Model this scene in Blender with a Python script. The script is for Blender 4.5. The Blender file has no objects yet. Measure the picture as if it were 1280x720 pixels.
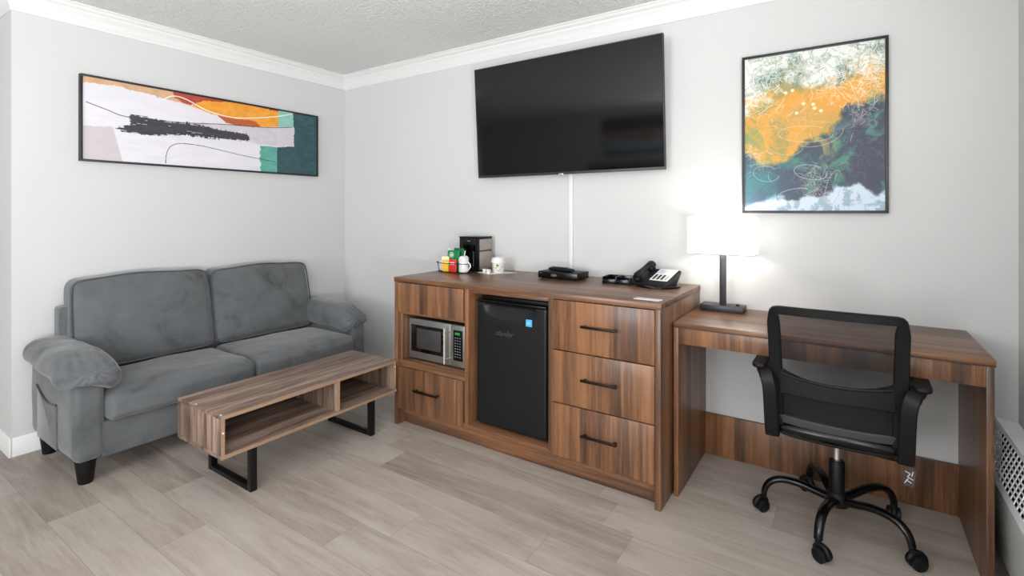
import bpy, bmesh, math, random
import numpy as np
from math import radians as R, pi, sin, cos
from mathutils import Vector, Matrix, noise as mn

scene = bpy.context.scene
COL = scene.collection
random.seed(7)

# ------------------------------------------------------------------ camera
cam_d = bpy.data.cameras.new('camera')
cam = bpy.data.objects.new('camera', cam_d); COL.objects.link(cam)
cam.location = (3.5266, -2.7336, 1.2406)
cam.rotation_euler = (R(90), 0, 0.5905)
cam_d.sensor_width = 36; cam_d.lens = 628.4 / 1280 * 36
cam_d.shift_y = (265.6 - 360) / 1280
cam_d.clip_start = 0.02
scene.camera = cam

# ------------------------------------------------------------------ world, lights, exposure
w = bpy.data.worlds.new('sky'); scene.world = w; w.use_nodes = True
bg = w.node_tree.nodes['Background']; bg.inputs[0].default_value = (0.80, 0.90, 1.0, 1); bg.inputs[1].default_value = 1.0

def area(name, loc, rot, sx, sy, power, color=(1, 1, 1)):
    d = bpy.data.lights.new(name, 'AREA'); d.shape = 'RECTANGLE'; d.size = sx; d.size_y = sy
    d.energy = power; d.color = color
    o = bpy.data.objects.new(name, d); COL.objects.link(o); o.location = loc; o.rotation_euler = rot
    return o
# daylight through the window in the right wall; the other two lights are added fill
area('window_daylight', (4.20, -3.60, 1.32), (0, R(90 - 2), 0), 1.75, 2.7, 40, (0.985, 0.995, 1.0))
area('ceiling_fill', (4.19, -3.60, 0.75), (0, R(90 + 78), 0), 0.6, 2.7, 115, (0.985, 0.995, 1.0))  # upward fill added to brighten the ceiling
area('rear_fill', (-0.9, -6.40, 1.45), (R(90 + 34), 0, 0), 1.4, 1.5, 68, (0.97, 0.985, 1.0))  # added fill for walls and ceiling, placed behind the camera

vs = scene.view_settings
scene.display_settings.display_device = 'sRGB'
vs.view_transform = 'Standard'; vs.look = 'None'; vs.gamma = 1.0; vs.use_curve_mapping = False
vs.exposure = 0.88

# ------------------------------------------------------------------ colour / material helpers
def lin(c):
    return tuple(((x / 255) / 12.92 if x / 255 <= 0.04045 else ((x / 255 + 0.055) / 1.055) ** 2.4) for x in c)
def rgba(c): return (*lin(c), 1)

class NT:
    def __init__(s, name):
        s.m = bpy.data.materials.new(name); s.m.use_nodes = True
        s.t = s.m.node_tree; s.n = s.t.nodes; s.b = s.n['Principled BSDF']
    def node(s, typ, **kw):
        x = s.n.new(typ)
        for k, v in kw.items():
            if k.startswith('i_'):
                key = k[2:]; key = int(key) if key.isdigit() else key
                x.inputs[key].default_value = v
            else: setattr(x, k, v)
        return x
    def link(s, a, b): s.t.links.new(a, b)
    def math(s, op, a, b=None):
        x = s.n.new('ShaderNodeMath'); x.operation = op
        for i, v in enumerate((a, b)):
            if v is None: continue
            if isinstance(v, (int, float)): x.inputs[i].default_value = v
            else: s.link(v, x.inputs[i])
        return x.outputs[0]
    def mix(s, f, a, b, mode='MIX'):
        x = s.n.new('ShaderNodeMix'); x.data_type = 'RGBA'; x.blend_type = mode
        for sock, v in ((x.inputs[0], f), (x.inputs[6], a), (x.inputs[7], b)):
            if isinstance(v, (int, float)): sock.default_value = v
            elif isinstance(v, tuple): sock.default_value = v
            else: s.link(v, sock)
        return x.outputs[2]
    def ramp(s, f, stops, interp='LINEAR'):
        x = s.n.new('ShaderNodeValToRGB'); x.color_ramp.interpolation = interp
        e = x.color_ramp.elements
        while len(e) < len(stops): e.new(0.5)
        for i, (p, c) in enumerate(stops):
            e[i].position = p; e[i].color = c if len(c) == 4 else rgba(c)
        s.link(f, x.inputs[0]); return x.outputs[0]
    def coords(s, scale=(1, 1, 1), rand=True):
        tc = s.n.new('ShaderNodeTexCoord'); mp = s.n.new('ShaderNodeMapping')
        mp.inputs['Scale'].default_value = scale
        src = tc.outputs['Object']
        if rand:
            oi = s.n.new('ShaderNodeObjectInfo'); a = s.n.new('ShaderNodeVectorMath'); a.operation = 'ADD'
            cx = s.n.new('ShaderNodeCombineXYZ')
            for i, k in enumerate((7.3, 11.9, 5.1)): s.link(s.math('MULTIPLY', oi.outputs['Random'], k), cx.inputs[i])
            s.link(src, a.inputs[0]); s.link(cx.outputs[0], a.inputs[1]); src = a.outputs[0]
        s.link(src, mp.inputs['Vector']); return mp.outputs[0]
    def noise(s, vec, scale, detail=3, rough=0.5, dist=0):
        x = s.node('ShaderNodeTexNoise'); x.inputs['Scale'].default_value = scale
        x.inputs['Detail'].default_value = detail; x.inputs['Roughness'].default_value = rough
        x.inputs['Distortion'].default_value = dist
        if vec: s.link(vec, x.inputs['Vector'])
        return x.outputs['Fac']
    def bump(s, h, strength=0.2, dist=0.01):
        x = s.node('ShaderNodeBump'); x.inputs['Strength'].default_value = strength; x.inputs['Distance'].default_value = dist
        s.link(h, x.inputs['Height']); s.link(x.outputs[0], s.b.inputs['Normal'])
    def base(s, c):
        if isinstance(c, tuple): s.b.inputs['Base Color'].default_value = c
        else: s.link(c, s.b.inputs['Base Color'])

def plain(name, c, rough=0.5, metal=0, nscale=0, namt=0.06, bump=0, spec=None, coat=0):
    t = NT(name); t.b.inputs['Roughness'].default_value = rough; t.b.inputs['Metallic'].default_value = metal
    if spec is not None: t.b.inputs['Specular IOR Level'].default_value = spec
    if coat: t.b.inputs['Coat Weight'].default_value = coat; t.b.inputs['Coat Roughness'].default_value = 0.08
    v = t.coords()
    f = t.noise(v, nscale or 20, 3)
    c0 = rgba(tuple(x * (1 - namt) for x in c)); c1 = rgba(tuple(min(255, x * (1 + namt)) for x in c))
    t.base(t.mix(f, c0, c1))
    if bump: t.bump(t.noise(v, (nscale or 20) * 6, 2), bump, 0.002)
    return t.m

def walnut(name, grain, tone=1.0):
    """striped walnut veneer, grain along the axis given"""
    t = NT(name)
    sc = [1.0, 1.0, 1.0]; sc[grain] = 0.045
    v = t.coords(tuple(sc))
    wob = t.noise(t.coords((2, 2, 2)), 2.2, 2)
    # cross-grain position
    sx = t.node('ShaderNodeSeparateXYZ'); t.link(v, sx.inputs[0])
    ax = [i for i in range(3) if i != grain]
    cross = t.math('ADD', t.math('ADD', sx.outputs[ax[0]], sx.outputs[ax[1]]), t.math('MULTIPLY', wob, 0.012))
    strip = t.math('FLOOR', t.math('MULTIPLY', cross, 19.0))
    wn = t.node('ShaderNodeTexWhiteNoise', noise_dimensions='1D'); t.link(strip, wn.inputs['W'])
    b1 = t.noise(v, 22, 2, 0.5, 0.25)
    b2 = t.noise(v, 70, 3, 0.6, 0.4)
    b3 = t.noise(v, 330, 2, 0.5)
    s = t.math('ADD', t.math('MULTIPLY', wn.outputs['Value'], 0.22), t.math('MULTIPLY', b1, 0.78))
    s = t.math('ADD', s, t.math('MULTIPLY', t.math('SUBTRACT', b2, 0.5), 0.55))
    s = t.math('ADD', s, t.math('MULTIPLY', t.math('SUBTRACT', b3, 0.5), 0.24))
    k = lambda c: tuple(min(255, x * tone) for x in c)
    col = t.ramp(s, [(0.26, k((60, 40, 28))), (0.40, k((86, 58, 39))), (0.52, k((115, 77, 50))), (0.64, k((139, 94, 60))), (0.82, k((156, 110, 74)))])
    # hue drift between greyish and orange
    h = t.noise(v, 11, 1)
    col = t.mix(t.math('MULTIPLY', h, 0.30), col, rgba(k((112, 88, 74))))
    t.base(col)
    t.b.inputs['Roughness'].default_value = 0.33
    t.bump(b3, 0.05, 0.001)
    return t.m

def drift_oak(name, grain):
    """grey-brown oak decor of the coffee table with fine cross saw marks"""
    t = NT(name)
    sc = [1.0, 1.0, 1.0]; sc[grain] = 0.05
    v = t.coords(tuple(sc))
    b1 = t.noise(v, 26, 3, 0.55, 0.3); b2 = t.noise(v, 120, 3, 0.6, 0.3)
    s = t.math('ADD', t.math('MULTIPLY', b1, 0.65), t.math('MULTIPLY', b2, 0.4))
    col = t.ramp(s, [(0.38, (70, 54, 46)), (0.47, (106, 85, 73)), (0.56, (144, 121, 106)), (0.68, (172, 150, 134))])
    sc2 = [30.0, 30.0, 30.0]; sc2[grain] = 160.0
    saw = t.noise(t.coords(tuple(sc2)), 1.0, 1)
    col = t.mix(t.math('MULTIPLY', saw, 0.22), col, rgba((110, 92, 80)))
    t.base(col); t.b.inputs['Roughness'].default_value = 0.5
    t.bump(saw, 0.1, 0.001)
    return t.m

M = {}
WX, WY, WZ = walnut('walnut_grain_x', 0), walnut('walnut_grain_y', 1), walnut('walnut_grain_z', 2)
WEDGE = walnut('walnut_edge_band', 2, 1.08)
OX, OY, OZ = drift_oak('oak_grain_x', 0), drift_oak('oak_grain_y', 1), drift_oak('oak_grain_z', 2)
OEDGE = plain('oak_edge_band', (158, 128, 104), 0.5, nscale=60, namt=0.10)

def wall_mat():
    t = NT('wall_paint'); v = t.coords(rand=False)
    f = t.noise(v, 1.5, 3)
    t.base(t.mix(f, rgba((197, 197, 196)), rgba((201, 201, 200))))
    t.b.inputs['Roughness'].default_value = 0.85; t.bump(t.noise(v, 260, 3), 0.10, 0.002); return t.m
def ceil_mat():
    t = NT('stipple_ceiling'); v = t.coords(rand=False)
    t.base(rgba((240, 240, 239))); t.b.inputs['Roughness'].default_value = 0.95
    a = t.noise(v, 75, 4, 0.6); b = t.noise(v, 32, 3, 0.55)
    t.bump(t.math('ADD', a, t.math('MULTIPLY', b, 0.8)), 1.0, 0.022); return t.m
WALL, CEIL = wall_mat(), ceil_mat()
TRIM = plain('white_trim_paint', (218, 219, 217), 0.5, nscale=8, namt=0.01)

def floor_mat():
    t = NT('vinyl_plank')
    uv = t.node('ShaderNodeUVMap', uv_map='UVMap'); sep = t.node('ShaderNodeSeparateXYZ'); t.link(uv.outputs[0], sep.inputs[0])
    at = t.node('ShaderNodeAttribute', attribute_name='plank'); rnd = at.outputs['Fac']
    u, v = sep.outputs[0], sep.outputs[1]
    cx = t.node('ShaderNodeCombineXYZ')
    t.link(t.math('MULTIPLY', u, 0.11), cx.inputs[0]); t.link(v, cx.inputs[1]); t.link(t.math('MULTIPLY', rnd, 37.0), cx.inputs[2])
    g1 = t.noise(cx.outputs[0], 14, 3, 0.55, 0.9); g2 = t.noise(cx.outputs[0], 90, 4, 0.65, 0.4)
    cl = t.node('ShaderNodeCombineXYZ'); t.link(t.math('MULTIPLY', u, 0.55), cl.inputs[0]); t.link(v, cl.inputs[1]); t.link(t.math('MULTIPLY', rnd, 53.0), cl.inputs[2])
    g3 = t.noise(cl.outputs[0], 4.5, 2, 0.5)
    s = t.math('ADD', t.math('MULTIPLY', g1, 0.55), t.math('MULTIPLY', g2, 0.32))
    s = t.math('ADD', s, t.math('MULTIPLY', g3, 0.35))
    s = t.math('ADD', s, t.math('MULTIPLY', t.math('SUBTRACT', rnd, 0.5), 0.28))
    col = t.ramp(s, [(0.32, (128, 117, 108)), (0.50, (152, 141, 131)), (0.64, (168, 158, 148)), (0.82, (181, 172, 163))])
    # knots
    vo = t.node('ShaderNodeTexVoronoi', feature='F1'); vo.inputs['Scale'].default_value = 4.2
    ck = t.node('ShaderNodeCombineXYZ'); t.link(t.math('MULTIPLY', u, 0.55), ck.inputs[0]); t.link(v, ck.inputs[1]); t.link(t.math('MULTIPLY', rnd, 11.0), ck.inputs[2])
    t.link(ck.outputs[0], vo.inputs['Vector'])
    kn = t.ramp(vo.outputs['Distance'], [(0.0, (1, 1, 1, 1)), (0.028, (0.8, 0.8, 0.8, 1)), (0.085, (0, 0, 0, 1))])
    col = t.mix(t.math('MULTIPLY', kn, 0.48), col, rgba((96, 82, 74)))
    # seams: distance from plank edges stored in second uv (metres)
    e = t.node('ShaderNodeUVMap', uv_map='Edge'); se = t.node('ShaderNodeSeparateXYZ'); t.link(e.outputs[0], se.inputs[0])
    L = t.node('ShaderNodeAttribute', attribute_name='plank_len').outputs['Fac']
    du = t.math('MINIMUM', se.outputs[0], t.math('SUBTRACT', L, se.outputs[0]))
    dv = t.math('MINIMUM', se.outputs[1], t.math('SUBTRACT', 0.175, se.outputs[1]))
    d = t.math('MINIMUM', du, dv)
    seam = t.math('LESS_THAN', d, 0.0011)
    col = t.mix(t.math('MULTIPLY', seam, 0.40), col, rgba((84, 74, 68)))
    t.base(col)
    t.b.inputs['Roughness'].default_value = 0.42; t.b.inputs['Specular IOR Level'].default_value = 0.4
    t.bump(t.math('SUBTRACT', g2, t.math('MULTIPLY', seam, 1.0)), 0.10, 0.002)
    return t.m
FLOOR = floor_mat()

def suede(name, c):
    t = NT(name); v = t.coords()
    sm = t.noise(v, 6.5, 5, 0.6, 0.5); fine = t.noise(v, 420, 2)
    col = t.ramp(sm, [(0.28, tuple(x * 0.80 for x in c)), (0.46, c), (0.72, tuple(x * 1.10 for x in c))])
    t.base(col); t.b.inputs['Roughness'].default_value = 0.95
    t.b.inputs['Sheen Weight'].default_value = 0.35; t.b.inputs['Sheen Roughness'].default_value = 0.4
    t.b.inputs['Specular IOR Level'].default_value = 0.15
    wr = t.noise(v, 13, 3, 0.5, 0.8)
    t.bump(t.math('ADD', t.math('MULTIPLY', fine, 0.06), wr), 0.16, 0.006); return t.m
SUEDE = suede('grey_suede', (93, 95, 97)); PIPING = suede('grey_suede_piping', (78, 79, 82)); SEAM = suede('grey_suede_seam', (50, 51, 54))

BLK_PL = plain('black_plastic', (11, 11, 12), 0.5, nscale=30, bump=0.05, spec=0.28)
BLK_GLOSS = plain('black_gloss', (7, 7, 8), 0.24, nscale=8, spec=0.4)
BLK_MET = plain('black_powder_metal', (13, 13, 14), 0.38, 0.3, nscale=60, bump=0.05)
BRONZE = plain('dark_bronze', (38, 27, 22), 0.35, 0.7, nscale=40)
FRIDGE = plain('fridge_black', (15, 16, 18), 0.42, nscale=140, bump=0.06, spec=0.35)
STEEL = plain('brushed_steel', (150, 148, 144), 0.38, 0.8, nscale=50, namt=0.04)
STEEL_LT = plain('bright_steel', (226, 225, 222), 0.22, 0.85, nscale=50, namt=0.02)
STEEL_WARM = plain('warm_steel', (170, 158, 150), 0.35, 0.6, nscale=30)
DARKGLASS = plain('dark_glass', (10, 10, 11), 0.06, nscale=5)
DARK = plain('dark_void_plastic', (9, 9, 9), 0.8, nscale=5)
WHITE_PL = plain('white_plastic', (222, 222, 220), 0.35, nscale=10, namt=0.01)
PAPER = plain('white_paper', (214, 210, 204), 0.8, nscale=40, namt=0.02)
CERAMIC = plain('white_ceramic', (218, 218, 217), 0.18, nscale=8, namt=0.01)
GREEN = plain('green_foil', (18, 120, 66), 0.35, nscale=12, namt=0.15)
RED = plain('red_packet', (206, 36, 36), 0.5, nscale=12)
YELLOW = plain('yellow_packet', (232, 184, 62), 0.5, nscale=12)
CREAM = plain('cream_packet', (240, 228, 188), 0.6, nscale=12)
GREYPK = plain('pale_grey_packet', (186, 190, 200), 0.5, nscale=12)
BLUE = plain('blue_print', (50, 62, 160), 0.5, nscale=12)
SKY = plain('sky_blue_sticker', (70, 165, 215), 0.4, nscale=12)
TAN = plain('tan_print', (196, 160, 130), 0.7, nscale=30)
GREYPRINT = plain('grey_print', (120, 122, 126), 0.5, nscale=30)
SILVERPRINT = plain('silver_print', (70, 70, 72), 0.45, 0.2, nscale=30)
HEATER = plain('heater_enamel', (240, 243, 242), 0.35, nscale=6, namt=0.02)
GUN = plain('gunmetal', (52, 50, 54), 0.38, 0.3, nscale=40)
GREY_DARKFAB = plain('dark_headboard_fabric', (42, 40, 42), 0.9, nscale=60, bump=0.2)
LINEN = plain('white_linen', (226, 224, 220), 0.9, nscale=20, namt=0.03, bump=0.1)
def seat_fabric():
    t = NT('black_seat_fabric'); v = t.coords()
    t.base(t.mix(t.noise(v, 60, 2), rgba((9, 9, 10)), rgba((15, 15, 16)))); t.b.inputs['Roughness'].default_value = 0.95; t.b.inputs['Specular IOR Level'].default_value = 0.1
    return t.m
SEATFAB = seat_fabric()
def emit(name, c, s):
    t = NT(name); t.base(rgba(c)); t.b.inputs['Emission Color'].default_value = rgba(c); t.b.inputs['Emission Strength'].default_value = s
    f = t.noise(t.coords(), 90, 2); t.bump(f, 0.05, 0.001); return t.m
LED = emit('green_display', (30, 120, 50), 0.25)
SHADE = emit('lit_lamp_shade_fabric', (255, 252, 247), 0.9)
def mesh_mat(name, c, op, period):
    t = NT(name); v = t.coords(rand=False); t.base(rgba(c)); t.b.inputs['Roughness'].default_value = 0.8
    s = t.node('ShaderNodeSeparateXYZ'); t.link(v, s.inputs[0])
    k = 2 * pi / period
    a = t.math('SINE', t.math('MULTIPLY', s.outputs[0], k)); b = t.math('SINE', t.math('MULTIPLY', s.outputs[2], k))
    p = t.math('MULTIPLY', t.math('MULTIPLY', a, b), 0.22)
    al = t.math('ADD', p, op)
    t.link(al, t.b.inputs['Alpha']); return t.m
NET = mesh_mat('black_net', (30, 29, 30), 0.60, 0.007)
def clear_mat():
    t = NT('clear_film'); t.base(rgba((90, 100, 110))); t.b.inputs['Roughness'].default_value = 0.1
    t.b.inputs['Alpha'].default_value = 0.22; t.bump(t.noise(t.coords(), 60, 2), 0.4, 0.002); return t.m
CLEAR = clear_mat()
def screen_mat():
    t = NT('tv_screen'); t.base(rgba((13, 13, 14))); t.b.inputs['Roughness'].default_value = 0.07
    t.b.inputs['IOR'].default_value = 1.5
    t.b.inputs['Specular IOR Level'].default_value = 0.55
    t.bump(t.noise(t.coords((0.2, 1, 3)), 2, 1), 0.01, 0.001); return t.m
SCREEN = screen_mat()
def glass_mat():
    t = NT('window_glass'); t.b.inputs['Transmission Weight'].default_value = 1; t.b.inputs['Roughness'].default_value = 0.0
    t.b.inputs['IOR'].default_value = 1.02; return t.m
GLASS = glass_mat()

# ------------------------------------------------------------------ mesh helpers
class MB:
    def __init__(s): s.bm = bmesh.new()
    def merge(s, b2, mat=None):
        me = bpy.data.meshes.new('tmp'); b2.to_mesh(me); b2.free()
        if mat is not None: me.transform(mat)
        s.bm.from_mesh(me); bpy.data.meshes.remove(me)
        return s
    def box(s, x0, x1, y0, y1, z0, z1, bev=0.0015, seg=2, mat=None):
        b = bmesh.new(); bmesh.ops.create_cube(b, size=1)
        for v in b.verts:
            v.co = Vector(((x0 + x1) / 2 + v.co.x * (x1 - x0), (y0 + y1) / 2 + v.co.y * (y1 - y0), (z0 + z1) / 2 + v.co.z * (z1 - z0)))
        if bev: 
            bev = min(bev, abs(x1 - x0) * .45, abs(y1 - y0) * .45, abs(z1 - z0) * .45)
            bmesh.ops.bevel(b, geom=b.edges[:], offset=bev, segments=seg, affect='EDGES', profile=0.5)
        return s.merge(b, mat)
    def rings(s, rings, cap=True, closed=False):
        bm = s.bm; vr = [[bm.verts.new(p) for p in r] for r in rings]; n = len(vr[0])
        m = len(vr)
        for i in range(m if closed else m - 1):
            a, b = vr[i], vr[(i + 1) % m]
            for j in range(n):
                bm.faces.new((a[j], a[(j + 1) % n], b[(j + 1) % n], b[j]))
        if cap and not closed:
            bm.faces.new(vr[0][::-1]); bm.faces.new(vr[-1])
        return s
    def lathe(s, prof, c=(0, 0, 0), seg=32, mat=None, cap=True):
        """prof: (r, z) pairs round the z axis"""
        b = MB(); b.rings([[Vector((c[0] + max(r, 1e-4) * cos(2 * pi * k / seg), c[1] + max(r, 1e-4) * sin(2 * pi * k / seg), c[2] + z)) for k in range(seg)] for r, z in prof], cap)
        return s.merge(b.bm, mat)
    def cyl(s, p0, p1, r0, r1=None, seg=20):
        return s.tube([p0, p1], [r0, r0 if r1 is None else r1], seg)
    def tube(s, path, r, seg=12, closed=False, flat=None, up=None):
        P = [Vector(p) for p in path]; n = len(P)
        rs = r if isinstance(r, (list, tuple)) else [r] * n
        T = []
        for i in range(n):
            a = P[(i - 1) % n] if (closed or i > 0) else P[i]; b = P[(i + 1) % n] if (closed or i < n - 1) else P[i]
            T.append((b - a).normalized())
        ref = Vector(up) if up else (Vector((0, 0, 1)) if abs(T[0].z) < 0.9 else Vector((1, 0, 0)))
        N = (ref - T[0] * ref.dot(T[0])).normalized(); out = []
        for i in range(n):
            N = (N - T[i] * N.dot(T[i])).normalized()
            B = T[i].cross(N); fl = flat or 1.0
            out.append([P[i] + (N * cos(2 * pi * k / seg) * fl + B * sin(2 * pi * k / seg)) * rs[i] for k in range(seg)])
        b = MB(); b.rings(out, True, closed); return s.merge(b.bm)
    def bar(s, path, w, h, up=(0, 0, 1), closed=False):
        """rectangular section swept along a path; w across, h along up"""
        P = [Vector(p) for p in path]; n = len(P); out = []
        for i in range(n):
            a = P[(i - 1) % n] if (closed or i > 0) else P[i]; b = P[(i + 1) % n] if (closed or i < n - 1) else P[i]
            T = (b - a).normalized(); U = Vector(up)
            S = T.cross(U).normalized(); V = S.cross(T).normalized()
            wi = w[i] if isinstance(w, (list, tuple)) else w; hi = h[i] if isinstance(h, (list, tuple)) else h
            c = 0.25
            pts = [(-1, -1 + c), (-1 + c, -1), (1 - c, -1), (1, -1 + c), (1, 1 - c), (1 - c, 1), (-1 + c, 1), (-1, 1 - c)]
            out.append([P[i] + S * (x * wi / 2) + V * (y * hi / 2) for x, y in pts])
        b = MB(); b.rings(out, True, closed); bmesh.ops.recalc_face_normals(b.bm, faces=b.bm.faces[:]); return s.merge(b.bm)
    def prism(s, pts, d, bev=0):
        """pts: 3-D polygon, d: extrusion vector"""
        b = bmesh.new(); f = b.faces.new([b.verts.new(p) for p in pts])
        r = bmesh.ops.extrude_face_region(b, geom=[f])
        for v in [g for g in r['geom'] if isinstance(g, bmesh.types.BMVert)]: v.co += Vector(d)
        bmesh.ops.recalc_face_normals(b, faces=b.faces[:])
        if bev: bmesh.ops.bevel(b, geom=b.edges[:], offset=bev, segments=2, affect='EDGES', profile=0.5)
        return s.merge(b)
    def cushion(s, c, half, r, cuts=22, fn=None):
        b = bmesh.new(); bmesh.ops.create_cube(b, size=2)
        bmesh.ops.subdivide_edges(b, edges=b.edges[:], cuts=cuts, use_grid_fill=True)
        h = Vector(half); rr = [min(r[i] if isinstance(r, (tuple, list)) else r, half[i]) for i in range(3)]
        for v in b.verts:
            t = Vector([sin(x * pi / 2) * 0.55 + x * 0.45 for x in v.co])
            p = Vector([t[i] * h[i] for i in range(3)])
            q = Vector([max(-(h[i] - rr[i]), min(h[i] - rr[i], p[i])) for i in range(3)])
            d = Vector([(p[i] - q[i]) / rr[i] for i in range(3)])
            if d.length > 1e-6:
                m = max(abs(x) for x in d); d = d.normalized() * (m if m < 1 else 1)
            p = q + Vector([d[i] * rr[i] for i in range(3)])
            uvw = Vector([p[i] / h[i] for i in range(3)])
            if fn: p = fn(p, uvw)
            v.co = p + Vector(c)
        return s.merge(b)

WM = {}
def empty(name, label, cat, loc=(0, 0, 0), rz=0, group=None):
    o = bpy.data.objects.new(name, None); COL.objects.link(o); o.location = loc; o.rotation_euler = (0, 0, rz)
    o.empty_display_size = 0.05
    WM[o] = Matrix.Translation(loc) @ Matrix.Rotation(rz, 4, 'Z')
    tag(o, label, cat, group); return o
def tag(o, label, cat, group=None, kind=None):
    if label: o['label'] = label
    if cat: o['category'] = cat
    if group: o['group'] = group
    if kind: o['kind'] = kind
    return o
def part(name, mb, mat, parent=None, local=False, label=None, smooth=True, ang=38, sub=0):
    """link a mesh; coordinates are world ones unless local (then in the parent's own frame)"""
    bm = mb.bm if isinstance(mb, MB) else mb
    me = bpy.data.meshes.new(name); bmesh.ops.recalc_face_normals(bm, faces=bm.faces[:]); bm.to_mesh(me); bm.free()
    if parent and not local: me.transform(WM[parent].inverted())
    co = np.empty(len(me.vertices) * 3); me.vertices.foreach_get('co', co); co = co.reshape(-1, 3)
    c = Vector(((co[:, 0].min() + co[:, 0].max()) / 2, (co[:, 1].min() + co[:, 1].max()) / 2, co[:, 2].min()))
    me.transform(Matrix.Translation(-c))
    if smooth: me.shade_smooth(); me.set_sharp_from_angle(angle=R(ang))
    me.materials.append(mat)
    o = bpy.data.objects.new(name, me); COL.objects.link(o); o.location = c
    if parent: o.parent = parent; WM[o] = WM[parent] @ Matrix.Translation(c)
    else: WM[o] = Matrix.Translation(c)
    if sub:
        m = o.modifiers.new('subdivision', 'SUBSURF'); m.levels = sub; m.render_levels = sub
    if label: o['label'] = label
    return o
def structure(name, mb, mat, smooth=False):
    o = part(name, mb, mat, smooth=smooth); o['kind'] = 'structure'; return o
def copy_tree(o, parent=None):
    c = o.copy(); COL.objects.link(c)
    if parent: c.parent = parent
    for ch in list(o.children): copy_tree(ch, c)
    return c

# ------------------------------------------------------------------ the room
XR, YF, XL, YC, ZC = 4.077, -6.3, -3.2, -2.03, 2.375      # right wall, front wall, far left, outer corner, ceiling
def quadbox(x0, x1, y0, y1, z0, z1): return MB().box(x0, x1, y0, y1, z0, z1, 0)
# floor made of staggered planks
def build_floor():
    W = 0.175; y_ref = -1.05
    joints = {}                                     # row index -> known joint x
    known = {-4: 1.005, -5: 1.404, -6: 0.864, -7: 0.47, -1: 2.57, -2: 2.067, 1: 2.708, 0: 1.62, -3: 1.90}
    bm = bmesh.new(); uv1 = bm.loops.layers.uv.new('UVMap'); uv2 = bm.loops.layers.uv.new('Edge')
    fr = bm.faces.layers.float.new('plank'); fl = bm.faces.layers.float.new('plank_len')
    rng = random.Random(11); Lp = 1.22
    tone = {(-4, 0): 0.05, (-5, 0): .35, (-5, 1): .75, (-6, 1): .7, (-6, 0): .18, (-4, 1): .72, (-1, 1): .45, (-2, 1): .8, (-1, 0): .6, (-2, 0): .55, (1, 1): .8, (1, 0): .5}
    for row in range(-31, 7):
        ya = y_ref + row * W; yb = ya + W
        if yb <= YF or ya >= 0.0: continue
        j0 = known.get(row, rng.uniform(0, Lp))
        k = math.floor((XL - j0) / Lp)
        x = j0 + k * Lp
        while x < XR:
            xa, xb = max(x, XL), min(x + Lp, XR); yA, yB = max(ya, YF), min(yb, 0.0)
            if xb > xa + 1e-5:
                f = bm.faces.new([bm.verts.new((px, py, 0)) for px, py in ((xa, yA), (xb, yA), (xb, yB), (xa, yB))])
                idx = round((x - j0) / Lp) + 1
                rv = tone.get((row, idx), rng.uniform(0.15, 0.85))
                f[fr] = rv; f[fl] = Lp
                for lp in f.loops:
                    lp[uv1].uv = (lp.vert.co.x + rv * 5, lp.vert.co.y); lp[uv2].uv = (lp.vert.co.x - x, lp.vert.co.y - ya)
            x += Lp
    me = bpy.data.meshes.new('floor'); bm.to_mesh(me); bm.free(); me.materials.append(FLOOR)
    o = bpy.data.objects.new('floor', me); COL.objects.link(o); o['kind'] = 'structure'
build_floor()
structure('ceiling', quadbox(XL - .1, XR + .1, YF - .1, 0.1, ZC, ZC + .08), CEIL)
structure('wall_back', quadbox(-0.1, XR + .1, 0, 0.1, -0.05, ZC), WALL)
structure('wall_left', quadbox(-0.1, 0, YC + .1, 0, -0.05, ZC), WALL)
structure('wall_left_return', quadbox(XL, 0, YC, YC + .1, -0.05, ZC), WALL)
structure('wall_far_left', quadbox(XL - .1, XL, YF, YC + .1, -0.05, ZC), WALL)
# right wall with the window opening
wy0, wy1, wz0, wz1 = -5.0, -2.2, 0.50, 2.15
m = MB().box(XR, XR + .1, wy1, 0.1, -0.05, ZC, 0).box(XR, XR + .1, YF, wy0, -0.05, ZC, 0)
m.box(XR, XR + .1, wy0, wy1, -0.05, wz0, 0).box(XR, XR + .1, wy0, wy1, wz1, ZC, 0)
structure('wall_right', m, WALL)
m = MB()
for (a, b, c, d) in ((wy0, wy0 + .05, wz0, wz1), (wy1 - .05, wy1, wz0, wz1), (wy0, wy1, wz0, wz0 + .05), (wy0, wy1, wz1 - .05, wz1), (-3.62, -3.57, wz0, wz1)):
    m.box(XR + .02, XR + .07, a, b, c, d, 0.004)
structure('window_1', m, TRIM, True)
# front wall behind the camera, with a made-up window opening for the rear fill
fx0, fx1, fz0, fz1 = -1.95, 0.15 - .3, 0.7, 2.2
fx0, fx1 = 1.2, 2.7
m = MB().box(XL, fx0, YF - .1, YF, -0.05, ZC, 0).box(fx1, XR, YF - .1, YF, -0.05, ZC, 0)
m.box(fx0, fx1, YF - .1, YF, -0.05, fz0, 0).box(fx0, fx1, YF - .1, YF, fz1, ZC, 0)
structure('wall_front', m, WALL)
m = MB()
for (a, b, c, d) in ((fx0, fx0 + .05, fz0, fz1), (fx1 - .05, fx1, fz0, fz1), (fx0, fx1, fz0, fz0 + .05), (fx0, fx1, fz1 - .05, fz1)):
    m.box(a, b, YF - .07, YF - .02, c, d, 0.004)
structure('added_window', m, TRIM, True)  # frame of the made-up rear window, out of view
bpy.data.objects['rear_fill'].location = ((fx0 + fx1) / 2, YF - .12, (fz0 + fz1) / 2)

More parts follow.
